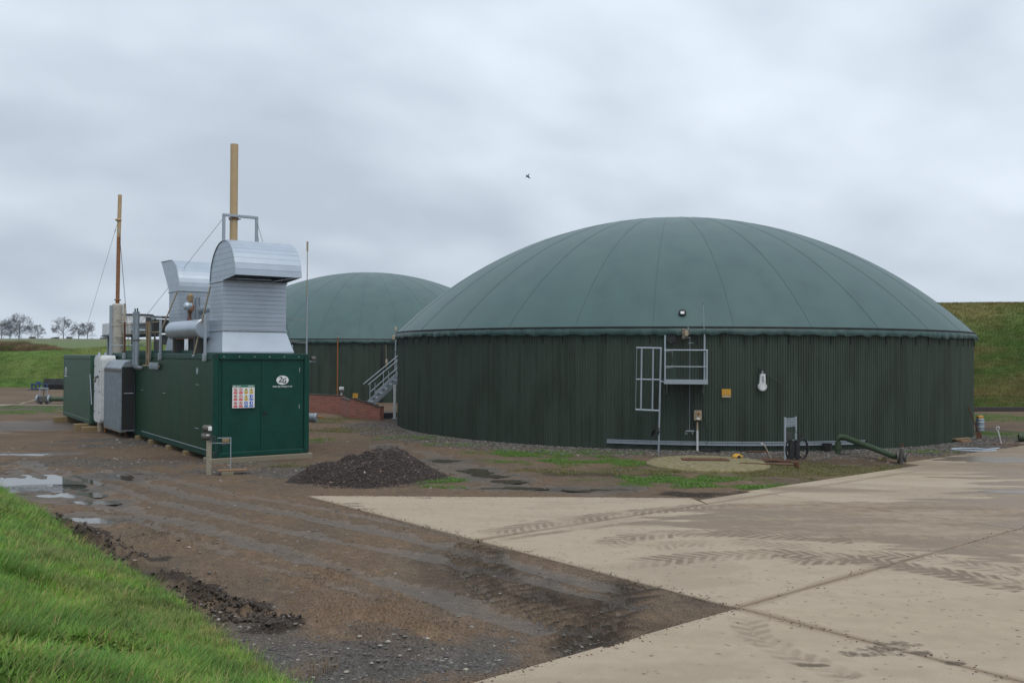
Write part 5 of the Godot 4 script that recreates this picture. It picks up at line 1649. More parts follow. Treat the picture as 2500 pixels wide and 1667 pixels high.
func cowl(called: String, label: String, u0: float, v0: float, width: float, deep: float, arch: Array, back: bool):
	# neck of stacked sheets on a flared base, with a bent sheet hood; local x across, z = -u
	var t := cthing(called, label, "air duct", u0, v0, 3.13, "galvanised air ducts on the container roof")
	var hw := width
	# flared base
	var b0 := 0.06
	var b1 := 0.66
	var lo := [Vector3(-0.08, b0, 0.25), Vector3(hw + 0.16, b0, 0.25), Vector3(hw + 0.16, b0, -deep - 0.2), Vector3(-0.08, b0, -deep - 0.2)]
	var hi := [Vector3(0, b1, 0), Vector3(hw, b1, 0), Vector3(hw, b1, -deep), Vector3(0, b1, -deep)]
	for i in 4:
		var k := MB.new()
		var j := (i + 1) % 4
		k.out([lo[i], lo[j], hi[j], hi[i]], Vector3(hw / 2, 0.3, -deep / 2))
		k.out([lo[i] - Vector3(0, 0.04, 0), lo[j] - Vector3(0, 0.04, 0), lo[j], lo[i]], Vector3(hw / 2, 0.3, -deep / 2))
		obj("flare_sheet", k.done(), M.sheet[i], t)
	bx(t, "roof_curb", Vector3(hw / 2, 0.0, -deep / 2), Vector3(hw - 0.1, 0.08, deep), M.green)
	bx(t, "collar", Vector3(hw / 2, 0.68, -deep / 2), Vector3(hw + 0.07, 0.05, deep + 0.07), M.trim, 0.01)
	var y := 0.706
	var top := 2.1
	bx(t, "inner_casing", Vector3(hw / 2, (y + top) / 2, -deep / 2), Vector3(hw - 0.03, top - y, deep - 0.03), M.motor)
	var n := 11
	var sh := (top - y) / n
	for i in n:
		bx(t, "sheet", Vector3(hw / 2, y + sh * (i + 0.5), -deep / 2), Vector3(hw, sh - 0.004, deep), M.sheet[(i * 3 + i / 3) % 4], 0.003)
	bx(t, "collar", Vector3(hw / 2, top + 0.025, -deep / 2), Vector3(hw + 0.06, 0.05, deep + 0.06), M.trim, 0.01)
	# hood
	for i in arch.size() - 1:
		var a: Vector2 = arch[i]
		var b: Vector2 = arch[i + 1]
		var nn := Vector2(a.y - b.y, b.x - a.x).normalized()
		var e := (b - a).normalized() * 0.0015
		var k := MB.new()
		var q := [a + e, b - e, b - e - nn * 0.02, a + e - nn * 0.02]
		var mid := Vector3(hw / 2, (q[0].y + q[2].y) / 2, -(q[0].x + q[2].x) / 2)
		var P := func(p: Vector2, x: float) -> Vector3: return Vector3(x, p.y, -p.x)
		for f in [[0, 1], [1, 2], [2, 3], [3, 0]]:
			k.out([P.call(q[f[0]], -0.01), P.call(q[f[0]], hw + 0.01), P.call(q[f[1]], hw + 0.01), P.call(q[f[1]], -0.01)], mid)
		for x in [-0.01, hw + 0.01]:
			k.out([P.call(q[0], x), P.call(q[1], x), P.call(q[2], x), P.call(q[3], x)], mid)
		obj("hood_sheet", k.done(), M.sheet[(i * 3 + 1) % 4], t)
	# side cheeks, cut into level sheets
	var cheek := PackedVector2Array()
	for p in arch:
		cheek.append(Vector2(-p.x, p.y))
	for p in ([Vector2(0.0, top + 0.05)] if not back else [Vector2(-deep, top + 0.05)]):
		cheek.append(p)
	var ymax := 0.0
	for p in arch:
		ymax = maxf(ymax, p.y)
	var yy := top
	var idx := 0
	while yy < ymax:
		var cut := PackedVector2Array([Vector2(-9, yy + 0.003), Vector2(9, yy + 0.003), Vector2(9, yy + 0.16), Vector2(-9, yy + 0.16)])
		for piece in Geometry2D.intersect_polygons(cheek, cut):
			for x in [0.0, hw - 0.012]:
				var k := MB.new()
				k.prism(piece, 0.012, Transform3D(Basis(Vector3(0, 0, 1), Vector3.UP, Vector3(-1, 0, 0)), Vector3(x + 0.012, 0, 0)))
				obj("cheek_sheet", k.done(), M.sheet[idx % 4], t)
		yy += 0.163
		idx += 1
	# edge beads where cheeks meet the bent sheets
	for x in [-0.012, hw + 0.012]:
		var pts := []
		for p in arch:
			pts.append(Vector3(x, p.y, -p.x))
		pt(t, "edge_bead", pts, 0.014, M.trim, 6)

func make_roof():
	var arch := []
	for i in 21:                       # from the back of the neck over the top to the drooping lip
		var a := PI * i / 20.0
		var du := 1.22 if i <= 10 else 1.14
		arch.append(Vector2(0.0 + cos(a) * du, 2.13 + sin(a) * 1.17 + (0.0 if i <= 10 else 0.1 * (i - 10) / 10.0)))
	cowl("air_duct", "tall silver sheet-metal duct with rounded hood overhanging the container doors", 0.48, 0.4, 1.93, 1.24, arch, false)
	var arch2 := []
	for i in 13:                       # rises from the neck front and bends away to an open mouth at the back
		var a := PI / 2 * i / 12.0
		arch2.append(Vector2(1.15 * (1.0 - cos(a)), 2.13 + 1.12 * sin(a)))
	for i in 6:
		arch2.append(Vector2(1.15 + 1.25 * (i + 1) / 6.0, 3.25 + 0.03 * (i + 1) / 6.0))
	cowl("air_duct", "silver sheet-metal duct whose hood scoops away from the doors, behind the first duct", 5.65, 0.55, 1.9, 1.3, arch2, true)
	# big flue with its goalpost
	var t := cthing("exhaust_flue", "tall tan exhaust flue rising behind the silver hood", "chimney", 2.85, 1.47, 3.13)
	lt(t, "pipe", [Vector2(0.123, 0), Vector2(0.123, 6.7), Vector2(0.105, 6.7), Vector2(0.105, 6.4), Vector2(0, 6.4)], Transform3D.IDENTITY, M.flue, 24)
	lt(t, "clamp", [Vector2(0.124, 4.27), Vector2(0.16, 4.28), Vector2(0.16, 4.34), Vector2(0.124, 4.35)], Transform3D.IDENTITY, M.flue_rust, 20)
	lt(t, "base_flange", [Vector2(0.2, 0), Vector2(0.2, 0.03), Vector2(0.12, 0.03)], Transform3D.IDENTITY, M.flue_rust, 20)
	t = cthing("flue_frame", "galvanised goalpost frame bracing the tall tan flue", "frame", 2.68, 1.1, 3.13)
	for x in [0.0, 1.06]:
		bx(t, "post", Vector3(x, 2.17, 0), Vector3(0.085, 4.34, 0.085), M.galv, 0.008)
		bx(t, "foot_plate", Vector3(x, 0.012, 0), Vector3(0.2, 0.024, 0.2), M.galv, 0.004)
	bx(t, "cross_beam", Vector3(0.53, 4.385, 0), Vector3(1.15, 0.085, 0.085), M.galv, 0.008)
	tb(t, "tie", Vector3(0.2, 4.3, -0.06), Vector3(0.56, 4.3, -0.06), 0.02, M.galv)
	var gl := t.position + Vector3(0, 4.3, 0)
	for w in [[gl, cw(12.9, 0.2, 3.3), "guy wire from the goalpost frame down to the far roof rail"], [gl + vd * 1.06, cw(3.2, 2.8, 3.2), "guy wire from the goalpost frame to the roof edge beside it"], [gl + vd * 1.06, cw(1.0, 2.8, 3.2), "short guy wire from the goalpost frame towards the lightning rod"]]:
		var g := thing("guy_wire", w[2], "wire", w[1], 0, "guy wires on the container roof")
		tb(g, "wire", w[0] - w[1], Vector3.ZERO, 0.007, M.motor, -1, 5)
		tb(g, "turnbuckle", (w[0] - w[1]) * 0.03, (w[0] - w[1]) * 0.05, 0.014, M.galv, -1, 6)
	# slim flue at the far end
	t = cthing("slim_flue", "slim rust-streaked flue standing on a cream silencer at the container end", "chimney", 13.95, 0.3, 3.0)
	lt(t, "silencer", [Vector2(0, 0), Vector2(0.21, 0), Vector2(0.21, 2.1), Vector2(0.17, 2.15), Vector2(0, 2.15)], Transform3D.IDENTITY, M.casing, 24)
	lt(t, "flange", [Vector2(0.05, 2.28), Vector2(0.13, 2.28), Vector2(0.13, 2.33), Vector2(0.05, 2.33)], Transform3D.IDENTITY, M.flue_rust, 18)
	tb(t, "lower_pipe", Vector3(0, 2.12, 0), Vector3(0.02, 4.9, 0), 0.078, M.flue_rust, -1, 16)
	tb(t, "upper_pipe", Vector3(0.02, 4.9, 0), Vector3(0.05, 6.64, 0), 0.079, M.flue, -1, 16)
	lt(t, "guy_collar", [Vector2(0.08, 5.55), Vector2(0.13, 5.58), Vector2(0.13, 5.62), Vector2(0.08, 5.66)], Transform3D.IDENTITY, M.flue, 16)
	bx(t, "cable_duct", Vector3(-0.25, 1.0, 0.03), Vector3(0.11, 2.15, 0.1), M.galv, 0.006)
	bx(t, "brace", Vector3(-0.14, 1.5, 0.02), Vector3(0.16, 0.04, 0.05), M.galv, 0.004)
	t = cthing("vent_pipe", "thin cream vent pipe standing beside the silencer", "pipe", 13.6, 0.5, 3.0)
	tb(t, "pipe", Vector3.ZERO, Vector3(0, 2.15, 0), 0.045, M.cream)
	for y in [0.8, 1.5]:
		tb(t, "stay", Vector3(-0.05, y, 0.0), Vector3(-0.28, y, -0.1), 0.02, M.cream)
	var top := cw(13.95, 0.3, 8.6)
	for w in [[depth_at(208, 806, 44.0), "guy wire from the slim flue slanting out over the field"], [cw(13.3, 0.62, 3.2), "guy wire from the slim flue down past the vent pipe"], [cw(12.8, 0.55, 3.2), "second guy wire from the slim flue close to the vent pipe"]]:
		var g := thing("guy_wire", w[1], "wire", w[0], 0, "guy wires on the container roof")
		tb(g, "wire", top - w[0], Vector3.ZERO, 0.006, M.motor, -1, 5)
		tb(g, "turnbuckle", (top - w[0]) * 0.9, (top - w[0]) * 0.93, 0.014, M.galv, -1, 6)
	# horizontal vessel
	t = cthing("steam_vessel", "horizontal silver lagged vessel lying along the roof edge", "vessel", 1.65, 0.24, 3.88)
	var along := Transform3D(Basis(Vector3.RIGHT, -PI / 2), Vector3.ZERO)
	lt(t, "front_disc", [Vector2(0, -0.02), Vector2(0.27, -0.02), Vector2(0.305, 0.0), Vector2(0.305, 0.03), Vector2(0.295, 0.03)], along, M.sheet[1], 36)
	for i in 4:
		var y0 := 0.032 + i * 0.85
		lt(t, "lagging", [Vector2(0.28, y0), Vector2(0.295, y0 + 0.01), Vector2(0.295, y0 + 0.84), Vector2(0.28, y0 + 0.848)], along, M.sheet[(i * 2) % 4], 36)
	lt(t, "dished_end", [Vector2(0.29, 3.43), Vector2(0.285, 3.5), Vector2(0.24, 3.62), Vector2(0.15, 3.68), Vector2(0, 3.7)], along, M.cream, 36)
	for z in [-0.5, -2.9]:
		bx(t, "saddle", Vector3(0, -0.5, z), Vector3(0.36, 0.5, 0.08), M.motor, 0.01)
	tb(t, "drip_strip", Vector3(-0.1, -0.29, -0.1), Vector3(-0.1, -0.29, -3.3), 0.012, M.flue_rust, -1, 6)
	t = cthing("relief_valve", "brown and silver safety valve standing on the horizontal vessel", "valve", 3.25, 0.24, 4.17)
	lt(t, "stem", [Vector2(0.09, 0), Vector2(0.09, 0.04), Vector2(0.04, 0.06), Vector2(0.04, 0.22), Vector2(0.08, 0.24), Vector2(0.08, 0.27), Vector2(0, 0.28)], Transform3D.IDENTITY, M.rust, 16)
	lt(t, "body", [Vector2(0.06, 0.27), Vector2(0.13, 0.33), Vector2(0.13, 0.47), Vector2(0.08, 0.55)], Transform3D.IDENTITY, M.flue_rust, 18)
	lt(t, "side_dome", [Vector2(0.13, -0.12), Vector2(0.15, 0.0), Vector2(0.12, 0.08), Vector2(0, 0.13)], Transform3D(Basis(Vector3.BACK, PI / 2), Vector3(-0.08, 0.44, 0)), M.sheet[2], 18)
	lt(t, "actuator", [Vector2(0.075, 0.55), Vector2(0.09, 0.6), Vector2(0.09, 0.78), Vector2(0.06, 0.84), Vector2(0, 0.85)], Transform3D.IDENTITY, M.brass, 16)
	bx(t, "bracket", Vector3(0, 0.72, 0), Vector3(0.22, 0.03, 0.05), M.rust, 0.004)
	t = cthing("heat_exchanger", "dark open-fronted heat exchanger box under the vessel", "heat exchanger", 2.6, 0.62, 3.13)
	bx(t, "case", Vector3(0.5, 0.28, -1.1), Vector3(1.0, 0.46, 2.2), M.black, 0.01)
	for i in 5:
		bx(t, "mullion", Vector3(-0.005, 0.28, -0.1 - i * 0.5), Vector3(0.03, 0.46, 0.05), M.dark, 0.004)
	bx(t, "lid", Vector3(0.5, 0.525, -1.1), Vector3(1.06, 0.03, 2.26), M.galv, 0.006)
	t = cthing("cross_duct", "short silver round duct joining the rear duct's face", "duct", 5.6, 1.3, 4.62)
	tb(t, "pipe", Vector3(0, 0, 0), Vector3(0, 0, 1.6), 0.12, M.sheet[2], -1, 18)
	lt(t, "collar", [Vector2(0.12, -0.02), Vector2(0.15, -0.02), Vector2(0.15, 0.02), Vector2(0.12, 0.02)], Transform3D(Basis(Vector3.RIGHT, PI / 2), Vector3(0, 0, 0.05)), M.trim, 18)
	for x in [-0.55, -0.3]:
		t = cthing("channel_post", "upright galvanised channel on the rear duct's face, " + ("farther from" if x < -0.4 else "closer to") + " the short round duct", "post", 5.58, 1.45 + x, 3.75, "channels on the rear duct")
		bx(t, "web", Vector3(0, 0.65, 0), Vector3(0.12, 1.3, 0.02), M.duct_grey, 0.003)
		bx(t, "lip", Vector3(0.055, 0.65, 0.04), Vector3(0.012, 1.3, 0.06), M.duct_grey, 0.002)
	# roof edge rail
	t = cthing("roof_railing", "galvanised posts and thin rails along the container roof edge", "railing", 0.7, -0.03, 3.0)
	for q in [[0.72, 1.27, M.galv], [5.75, 1.24, M.galv], [7.15, 1.36, M.galv], [9.1, 0.98, M.galv], [11.05, 1.32, M.rust], [13.4, 1.3, M.galv]]:
		var z: float = -(q[0] - 0.7)
		bx(t, "post", Vector3(0, q[1] / 2, z), Vector3(0.07, q[1], 0.07), q[2], 0.006)
		bx(t, "foot", Vector3(-0.015, 0.02, z), Vector3(0.1, 0.22, 0.12), M.galv, 0.006)
	for q in [[5.75, 13.4, 1.2, M.brass], [5.75, 11.0, 0.85, M.brass], [7.15, 13.4, 0.42, M.galv], [5.75, 7.9, 1.33, M.galv]]:
		tb(t, "rail", Vector3(0.03, q[2], -(q[0] - 0.7)), Vector3(0.03, q[2], -(q[1] - 0.7)), 0.02, q[3], -1, 7)
	for q in [[cw(1.35, 0.3, 5.15), cw(1.9, -0.02, 3.05)], [cw(5.75, 0.5, 5.2), cw(6.2, 0.1, 3.9)]]:
		var g := thing("brace_bar", "slim brace slanting from the " + ("front" if q[1].z > -29 else "rear") + " silver duct down to the roof edge", "bar", q[1], 0, "braces from the ducts")
		tb(g, "bar", q[0] - q[1], Vector3.ZERO, 0.025, M.beige, -1, 7)
		bx(g, "foot", Vector3(0, 0.01, 0), Vector3(0.08, 0.05, 0.08), M.galv, 0.004)
	# pipes down the long side
	t = cthing("twin_pipe", "pair of thick grey pipes climbing the container side above the ventilation housing", "pipe", 8.45, -0.14, 2.6)
	for k in 2:
		pt(t, "pipe", [Vector3(-0.02, 2.02, -0.36 * k), Vector3(-0.02, 0.12, -0.36 * k), Vector3(0.0, 0.03, -0.36 * k + 0.03), Vector3(0.06, 0.0, -0.36 * k + 0.06), Vector3(0.14, 0.0, -0.36 * k + 0.06)], 0.075, M.duct_grey, 14)
		tb(t, "cap_valve", Vector3(-0.02, 2.02, -0.36 * k), Vector3(-0.02, 2.14, -0.36 * k), 0.025, M.black)
		bx(t, "pipe_clip", Vector3(0.0, 1.0, -0.36 * k), Vector3(0.2, 0.03, 0.19), M.motor, 0.004)
	t = cthing("valve_manifold", "row of small brass valves on the container side", "manifold", 5.75, -0.06, 2.69)
	tb(t, "header", Vector3(0, 0, 0), Vector3(0, 0, -2.2), 0.03, M.brass)
	for i in 5:
		lt(t, "valve", [Vector2(0, -0.13), Vector2(0.05, -0.1), Vector2(0.06, 0.0), Vector2(0.05, 0.1), Vector2(0, 0.13)], Transform3D(Basis(), Vector3(-0.03, 0, -0.1 - i * 0.24)), M.duct_grey, 12)
	for k in 2:
		pt(t, "riser", [Vector3(0, 0, -1.3 - 0.32 * k), Vector3(-0.02, 0.1, -1.3 - 0.32 * k), Vector3(-0.02, 1.55, -1.3 - 0.32 * k)], 0.035, M.brass, 9)
		tb(t, "riser_cap", Vector3(-0.02, 1.55, -1.3 - 0.32 * k), Vector3(-0.02, 1.68, -1.3 - 0.32 * k), 0.045, M.dark)
	# coolers on legs
	t = cthing("dry_cooler", "white dry cooler with black fan rims standing on legs on the rear roof", "cooler", 14.0, 0.4, 3.0)
	bx(t, "case", Vector3(0.8, 1.16, -1.75), Vector3(1.6, 0.54, 3.5), M.white, 0.03)
	for x in [0.2, 1.2]:
		for z in [-0.3, -3.2]:
			bx(t, "leg", Vector3(x, 0.45, z), Vector3(0.07, 0.9, 0.07), M.galv, 0.006)
	for z in [-0.75, -1.75, -2.75]:
		lt(t, "fan_cowl", [Vector2(0.6, 1.42), Vector2(0.6, 1.7), Vector2(0.55, 1.7), Vector2(0.5, 1.5), Vector2(0, 1.5)], Transform3D(Basis(), Vector3(0.9, 0, z)), M.white, 28)
		lt(t, "fan_rim", [Vector2(0.61, 1.69), Vector2(0.63, 1.72), Vector2(0.6, 1.77), Vector2(0.54, 1.77), Vector2(0.54, 1.69)], Transform3D(Basis(), Vector3(0.9, 0, z)), M.black, 28)
	bx(t, "side_frame", Vector3(-0.05, 0.75, 0.05), Vector3(0.09, 1.5, 0.09), M.black, 0.006)
	bx(t, "skid", Vector3(0.8, 0.86, -1.75), Vector3(1.7, 0.05, 3.6), M.dark, 0.006)
	for y in [1.05, 1.35]:
		tb(t, "header_pipe", Vector3(0.45, y, 0.12), Vector3(1.8, y, 0.12), 0.08, M.galv, -1, 12)
	t = cthing("black_cooler", "black framed cooler block beside the rear silver duct", "cooler", 11.9, 1.25, 3.13)
	bx(t, "coil_block", Vector3(0.65, 1.1, -0.7), Vector3(1.3, 0.5, 1.4), M.black, 0.02)
	for x in [0.05, 1.25]:
		for z in [-0.05, -1.35]:
			bx(t, "leg", Vector3(x, 0.72, z), Vector3(0.06, 1.44, 0.06), M.dark, 0.006)
	for z in [-0.05, -1.35]:
		bx(t, "top_bar", Vector3(0.65, 1.46, z), Vector3(1.3, 0.05, 0.06), M.dark, 0.006)
	bx(t, "motor", Vector3(0.7, 0.55, -0.6), Vector3(0.5, 0.4, 0.5), M.motor, 0.03)
	bx(t, "pump", Vector3(0.2, 0.3, -0.1), Vector3(0.3, 0.5, 0.3), M.dark, 0.04)
	# lightning rod
	t = cthing("lightning_rod", "thin galvanised lightning rod at the container corner", "rod", 0.1, 2.84, 3.1)
	tb(t, "lower_tube", Vector3.ZERO, Vector3(0, 1.75, 0), 0.026, M.galv)
	tb(t, "upper_rod", Vector3(0, 1.75, 0), Vector3(0, 3.3, 0), 0.015, M.beige, 0.01)
	bx(t, "air_terminal", Vector3(0, 3.3, 0), Vector3(0.05, 0.3, 0.05), M.beige, 0.01)
	for y in [0.35, 1.02]:
		tb(t, "stay", Vector3(0, y, 0), Vector3(-0.5, y + 0.06, -0.45), 0.008, M.galv, -1, 6)
		tb(t, "stay", Vector3(0, y + 0.03, 0), Vector3(-0.5, y + 0.12, -0.42), 0.006, M.beige, -1, 6)
	t = cthing("corner_camera", "small floodlight and bracket on the hidden side of the container corner", "floodlight", 0.5, 2.92, 2.85)
	bx(t, "bracket", Vector3(0.18, 0.05, 0), Vector3(0.4, 0.03, 0.05), M.galv, 0.005)
	lt(t, "lamp_body", [Vector2(0.03, 0), Vector2(0.07, 0.02), Vector2(0.08, 0.14), Vector2(0, 0.15)], Transform3D(Basis(Vector3.BACK, -PI / 2), Vector3(0.22, 0.13, 0)), M.motor, 14)
	bx(t, "socket", Vector3(0.06, -0.25, -0.02), Vector3(0.12, 0.16, 0.1), M.white, 0.03)
	bx(t, "conduit_box", Vector3(0.05, -0.6, -0.02), Vector3(0.08, 0.14, 0.06), M.cream, 0.01)
	t = thing("hose_coupling", "blue-grey pipe end with orange strap sticking out beside the container", "pipe", depth_at(757, 1020, 31.0))
	tb(t, "pipe", Vector3(-0.4, 0.02, 0), Vector3(0.16, 0.0, 0.03), 0.15, M.duct_grey, -1, 18)
	tb(t, "end_ring", Vector3(0.16, 0, 0.03), Vector3(0.23, 0.0, 0.03), 0.165, M.galv, -1, 18)
	tb(t, "strap", Vector3(0.2, 0.06, 0.1), Vector3(0.48, 0.02, 0.05), 0.025, M.orange)
	tb(t, "stand", Vector3(-0.1, 0.0, 0), Vector3(-0.1, -1.3, 0), 0.05, M.galv)

# ---------------------------------------------------------------- the rest of the yard
func make_yard_things():
	# actuated valve on a post
	var q := ground_at(509, 1158)
	var t := thing("valve_post", "grey-green post carrying a dark gas valve actuator beside the container", "valve", q, 0.25)
	t.scale = Vector3.ONE * 0.69
	bx(t, "post", Vector3(0, 0.6, 0), Vector3(0.19, 1.35, 0.14), M.post, 0.012)
	bx(t, "ribbed_rail", Vector3(-0.085, 0.75, -0.01), Vector3(0.035, 0.6, 0.06), M.motor, 0.004)
	lt(t, "lower_body", [Vector2(0.05, -0.2), Vector2(0.14, -0.16), Vector2(0.14, 0.1), Vector2(0.1, 0.16), Vector2(0, 0.16)], Transform3D(Basis(Vector3.BACK, PI / 2), Vector3(-0.12, 1.42, 0)), M.motor, 18)
	lt(t, "actuator", [Vector2(0.07, -0.2), Vector2(0.12, -0.17), Vector2(0.13, 0.08), Vector2(0.09, 0.14), Vector2(0, 0.14)], Transform3D(Basis(Vector3.BACK, PI / 2), Vector3(-0.1, 1.73, 0)), M.motor, 18)
	bx(t, "neck", Vector3(-0.08, 1.58, 0), Vector3(0.12, 0.12, 0.12), M.dark, 0.02)
	bx(t, "name_plate", Vector3(0.03, 1.72, 0.1), Vector3(0.14, 0.16, 0.06), M.print_white, 0.02)
	bx(t, "tag", Vector3(-0.05, 1.48, 0.135), Vector3(0.1, 0.04, 0.02), M.print_white, 0.004)
	var wheel := []
	for i in 17:
		wheel.append(Vector3(0.13 + cos(TAU * i / 16) * 0.12, 1.34 + sin(TAU * i / 16) * 0.12, 0.14))
	pt(t, "hand_wheel", wheel, 0.014, M.dark, 6)
	for i in 3:
		tb(t, "spoke", Vector3(0.13, 1.34, 0.14) - Vector3(cos(PI * i / 3), sin(PI * i / 3), 0) * 0.12, Vector3(0.13, 1.34, 0.14) + Vector3(cos(PI * i / 3), sin(PI * i / 3), 0) * 0.12, 0.009, M.dark, -1, 5)
	for y in [1.17, 1.36]:
		bx(t, "bracket_bar", Vector3(0.38 if y < 1.3 else 0.55, y, 0.02), Vector3(0.75 if y < 1.3 else 0.5, 0.03, 0.06), M.galv, 0.004)
	bx(t, "solenoid", Vector3(0.6, 1.265, 0.02), Vector3(0.26, 0.13, 0.1), M.brass, 0.012)
	bx(t, "solenoid_base", Vector3(0.55, 1.12, 0.02), Vector3(0.2, 0.05, 0.08), M.dark, 0.008)
	for k in 3:
		pt(t, "lead", [Vector3(0.2 + 0.1 * k, 1.17, 0.0), Vector3(0.24 + 0.08 * k, 0.95 - 0.05 * k, 0.02), Vector3(0.16 + 0.05 * k, 0.85, 0.03), Vector3(0.08, 0.7, 0.03)], 0.008, M.dark, 5)
	bx(t, "thin_leg", Vector3(0.78, 0.7, 0.02), Vector3(0.035, 1.35, 0.035), M.galv, 0.004)
	t = thing("timber_board", "orange-brown board lying on a block at the foot of the valve post", "board", ground_at(566, 1157), 0.35)
	bx(t, "board", Vector3(0, 0.1, 0), Vector3(0.72, 0.035, 0.3), M.board, 0.006)
	bx(t, "block", Vector3(-0.12, 0.035, 0.08), Vector3(0.3, 0.09, 0.16), M.block, 0.01)
	# heap of dark compost
	q = ground_at(905, 1168)
	t = thing("compost_heap", "conical heap of dark brown wood-chip compost on the yard", "heap", q)
	var hy := func(x: float, z: float) -> float:
		var r := Vector2((x + 0.12 * sin(z * 2.0)) / 1.84, z / 1.6).length() * (1.0 + 0.3 * nz.get_noise_2d(atan2(z, x) * 14.0, 3.0))
		var y := 0.8 * maxf(0.0, 1.0 - pow(r, 1.45)) * (1.0 + 0.3 * nz.get_noise_2d(x * 16.0, z * 16.0))
		y += 0.1 * sin(x * 2.6 + 1.0 + z) * clampf(1.0 - r, 0, 1)
		y = minf(y, 0.7 + 0.06 * sin(x * 5.0 + z * 3.0))
		return y + 0.09 * nf.get_noise_2d(x * 30.0, z * 30.0) * clampf(1.15 - r, 0, 1) - 0.04
	var st := SurfaceTool.new()
	st.begin(Mesh.PRIMITIVE_TRIANGLES)
	var n := 64
	for j in n + 1:
		for i in n + 1:
			var x := -2.3 + 4.6 * i / n
			var z := -1.9 + 3.8 * j / n
			st.add_vertex(Vector3(x, hy.call(x, z), z))
	for j in n:
		for i in n:
			var k := j * (n + 1) + i
			for w in [k, k + 1, k + n + 1, k + 1, k + n + 2, k + n + 1]:
				st.add_index(w)
	st.generate_normals()
	var hm := mat(0.06, 0.045, 0.038, 0.95, 0.0, TX.grain, 0.5)
	relief(hm, TX.fine, 4.0)
	obj("mound", st.commit(), hm, t)
	var cm := MB.new()
	cm.box(Vector3.ZERO, Vector3(1.0, 0.35, 0.5))
	var xf := []
	var cl := []
	for i in 15000:
		var x := rng.randf_range(-2.3, 2.3)
		var z := rng.randf_range(-1.9, 1.9)
		var r := Vector2(x / 1.84, z / 1.6).length()
		if r > 1.12 or (r > 0.98 and rng.randf() < 0.6):
			continue
		var b := Basis.from_euler(Vector3(rng.randf_range(-1, 1), rng.randf() * TAU, rng.randf_range(-1, 1))).scaled(Vector3.ONE * pow(rng.randf(), 2.5) * 0.06 + Vector3.ONE * 0.014)
		xf.append(Transform3D(b, Vector3(x, maxf(hy.call(x, z), -0.01) + 0.008, z)))
		var c := Color(0.055, 0.042, 0.037).lerp(Color(0.12, 0.085, 0.07), pow(rng.randf(), 2.0))
		if rng.randf() < 0.035:
			c = Color(0.22, 0.17, 0.13)
		if rng.randf() < 0.002:
			c = Color(0.5, 0.48, 0.45)
		cl.append(c)
	var cmat := mat(1, 1, 1, 0.9)
	cmat.vertex_color_use_as_albedo = true
	scatter("wood_chips", cm.done(), cmat, xf, cl, t)
	# loose stones on the yard
	xf = []
	cl = []
	var xf2 := []
	var cl2 := []
	while xf.size() < 17000:
		var d := 7.6 + pow(rng.randf(), 1.4) * 26.0
		var x := rng.randf_range(-0.6, 0.6) * d
		if verge_s(x, d) < 0.05 or apron(x, d, -0.05):
			continue
		var l := ground_look(x, d, 0.0)
		if rng.randf() > l[2] * 1.1:
			continue
		var s := (0.005 + 0.02 * pow(rng.randf(), 7.0)) * (0.8 + d / 26.0)
		xf.append(Transform3D(Basis.from_euler(Vector3(rng.randf_range(-0.3, 0.3), rng.randf() * TAU, rng.randf_range(-0.3, 0.3))).scaled(Vector3(1.2, 0.7, 0.9) * s), Vector3(x, ground_y(x, d) + s * 0.15, -d)))
		var g := rng.randf_range(0.08, 0.24) if rng.randf() < 0.9 else rng.randf_range(0.3, 0.5)
		cl.append(Color(g, g * rng.randf_range(0.86, 0.97), g * rng.randf_range(0.72, 0.92)))
	tag(scatter("gravel", pebble(3), M.stone, xf, cl), "loose grey stones scattered over the muddy yard", "gravel", "", "stuff")
	# clods thrown up beside the wheel tracks
	var xc := []
	var cc := []
	for i in 1700:
		var k := rng.randi_range(0, ridge.size() - 2)
		var w: Vector2 = ridge[k].lerp(ridge[k + 1], rng.randf()) + Vector2(rng.randfn(0, 0.17), rng.randfn(0, 0.17))
		if nf.get_noise_2d(w.x * 12.0, w.y * 12.0) + 0.6 * nz.get_noise_2d(w.x * 16.0 + 5.0, w.y * 16.0) < -0.05:
			continue
		var s := 0.012 + 0.035 * pow(rng.randf(), 3.0)
		xc.append(Transform3D(Basis.from_euler(Vector3(rng.randf() * 6, rng.randf() * 6, rng.randf() * 6)).scaled(Vector3.ONE * s), Vector3(w.x, ground_y(w.x, w.y) + s * 0.3, -w.y)))
		cc.append(Color(0.075, 0.055, 0.042) * rng.randf_range(0.7, 1.4))
	tag(scatter("mud_clods", pebble(9), M.stone, xc, cc), "dark clods of mud thrown up along the wheel track", "mud", "", "stuff")
	# grit and mud crumbs carried over the edges of the slabs
	xc = []
	cc = []
	for e in [[unab(-11.4, 0), unab(0, 0), 1500], [unab(0, 0), unab(0, -4.9), 700], [Vector2(-4.4, 20.27), Vector2(3.9, 20.27), 1100], [Vector2(4.0, 20.3), unab(-5.9, 16), 900], [unab(0, 0), unab(0, 9), 260], [unab(0, 0), unab(6, 0), 300]]:
		for i in e[2]:
			var w: Vector2 = e[0].lerp(e[1], rng.randf()) + Vector2(rng.randfn(0, 0.09), rng.randfn(0, 0.09))
			var s := 0.003 + 0.012 * pow(rng.randf(), 4.0)
			xc.append(Transform3D(Basis.from_euler(Vector3(rng.randf() * 6, rng.randf() * 6, 0)).scaled(Vector3(1.2, 0.7, 1) * s), Vector3(w.x, (0.025 if apron(w.x, w.y, 0.0) else ground_y(w.x, w.y)) + s * 0.3, -w.y)))
			cc.append(Color(0.17, 0.098, 0.072) * rng.randf_range(0.6, 1.5))
	tag(scatter("edge_grit", pebble(11), M.stone, xc, cc), "brown grit and mud crumbs along the concrete edges", "grit", "", "stuff")
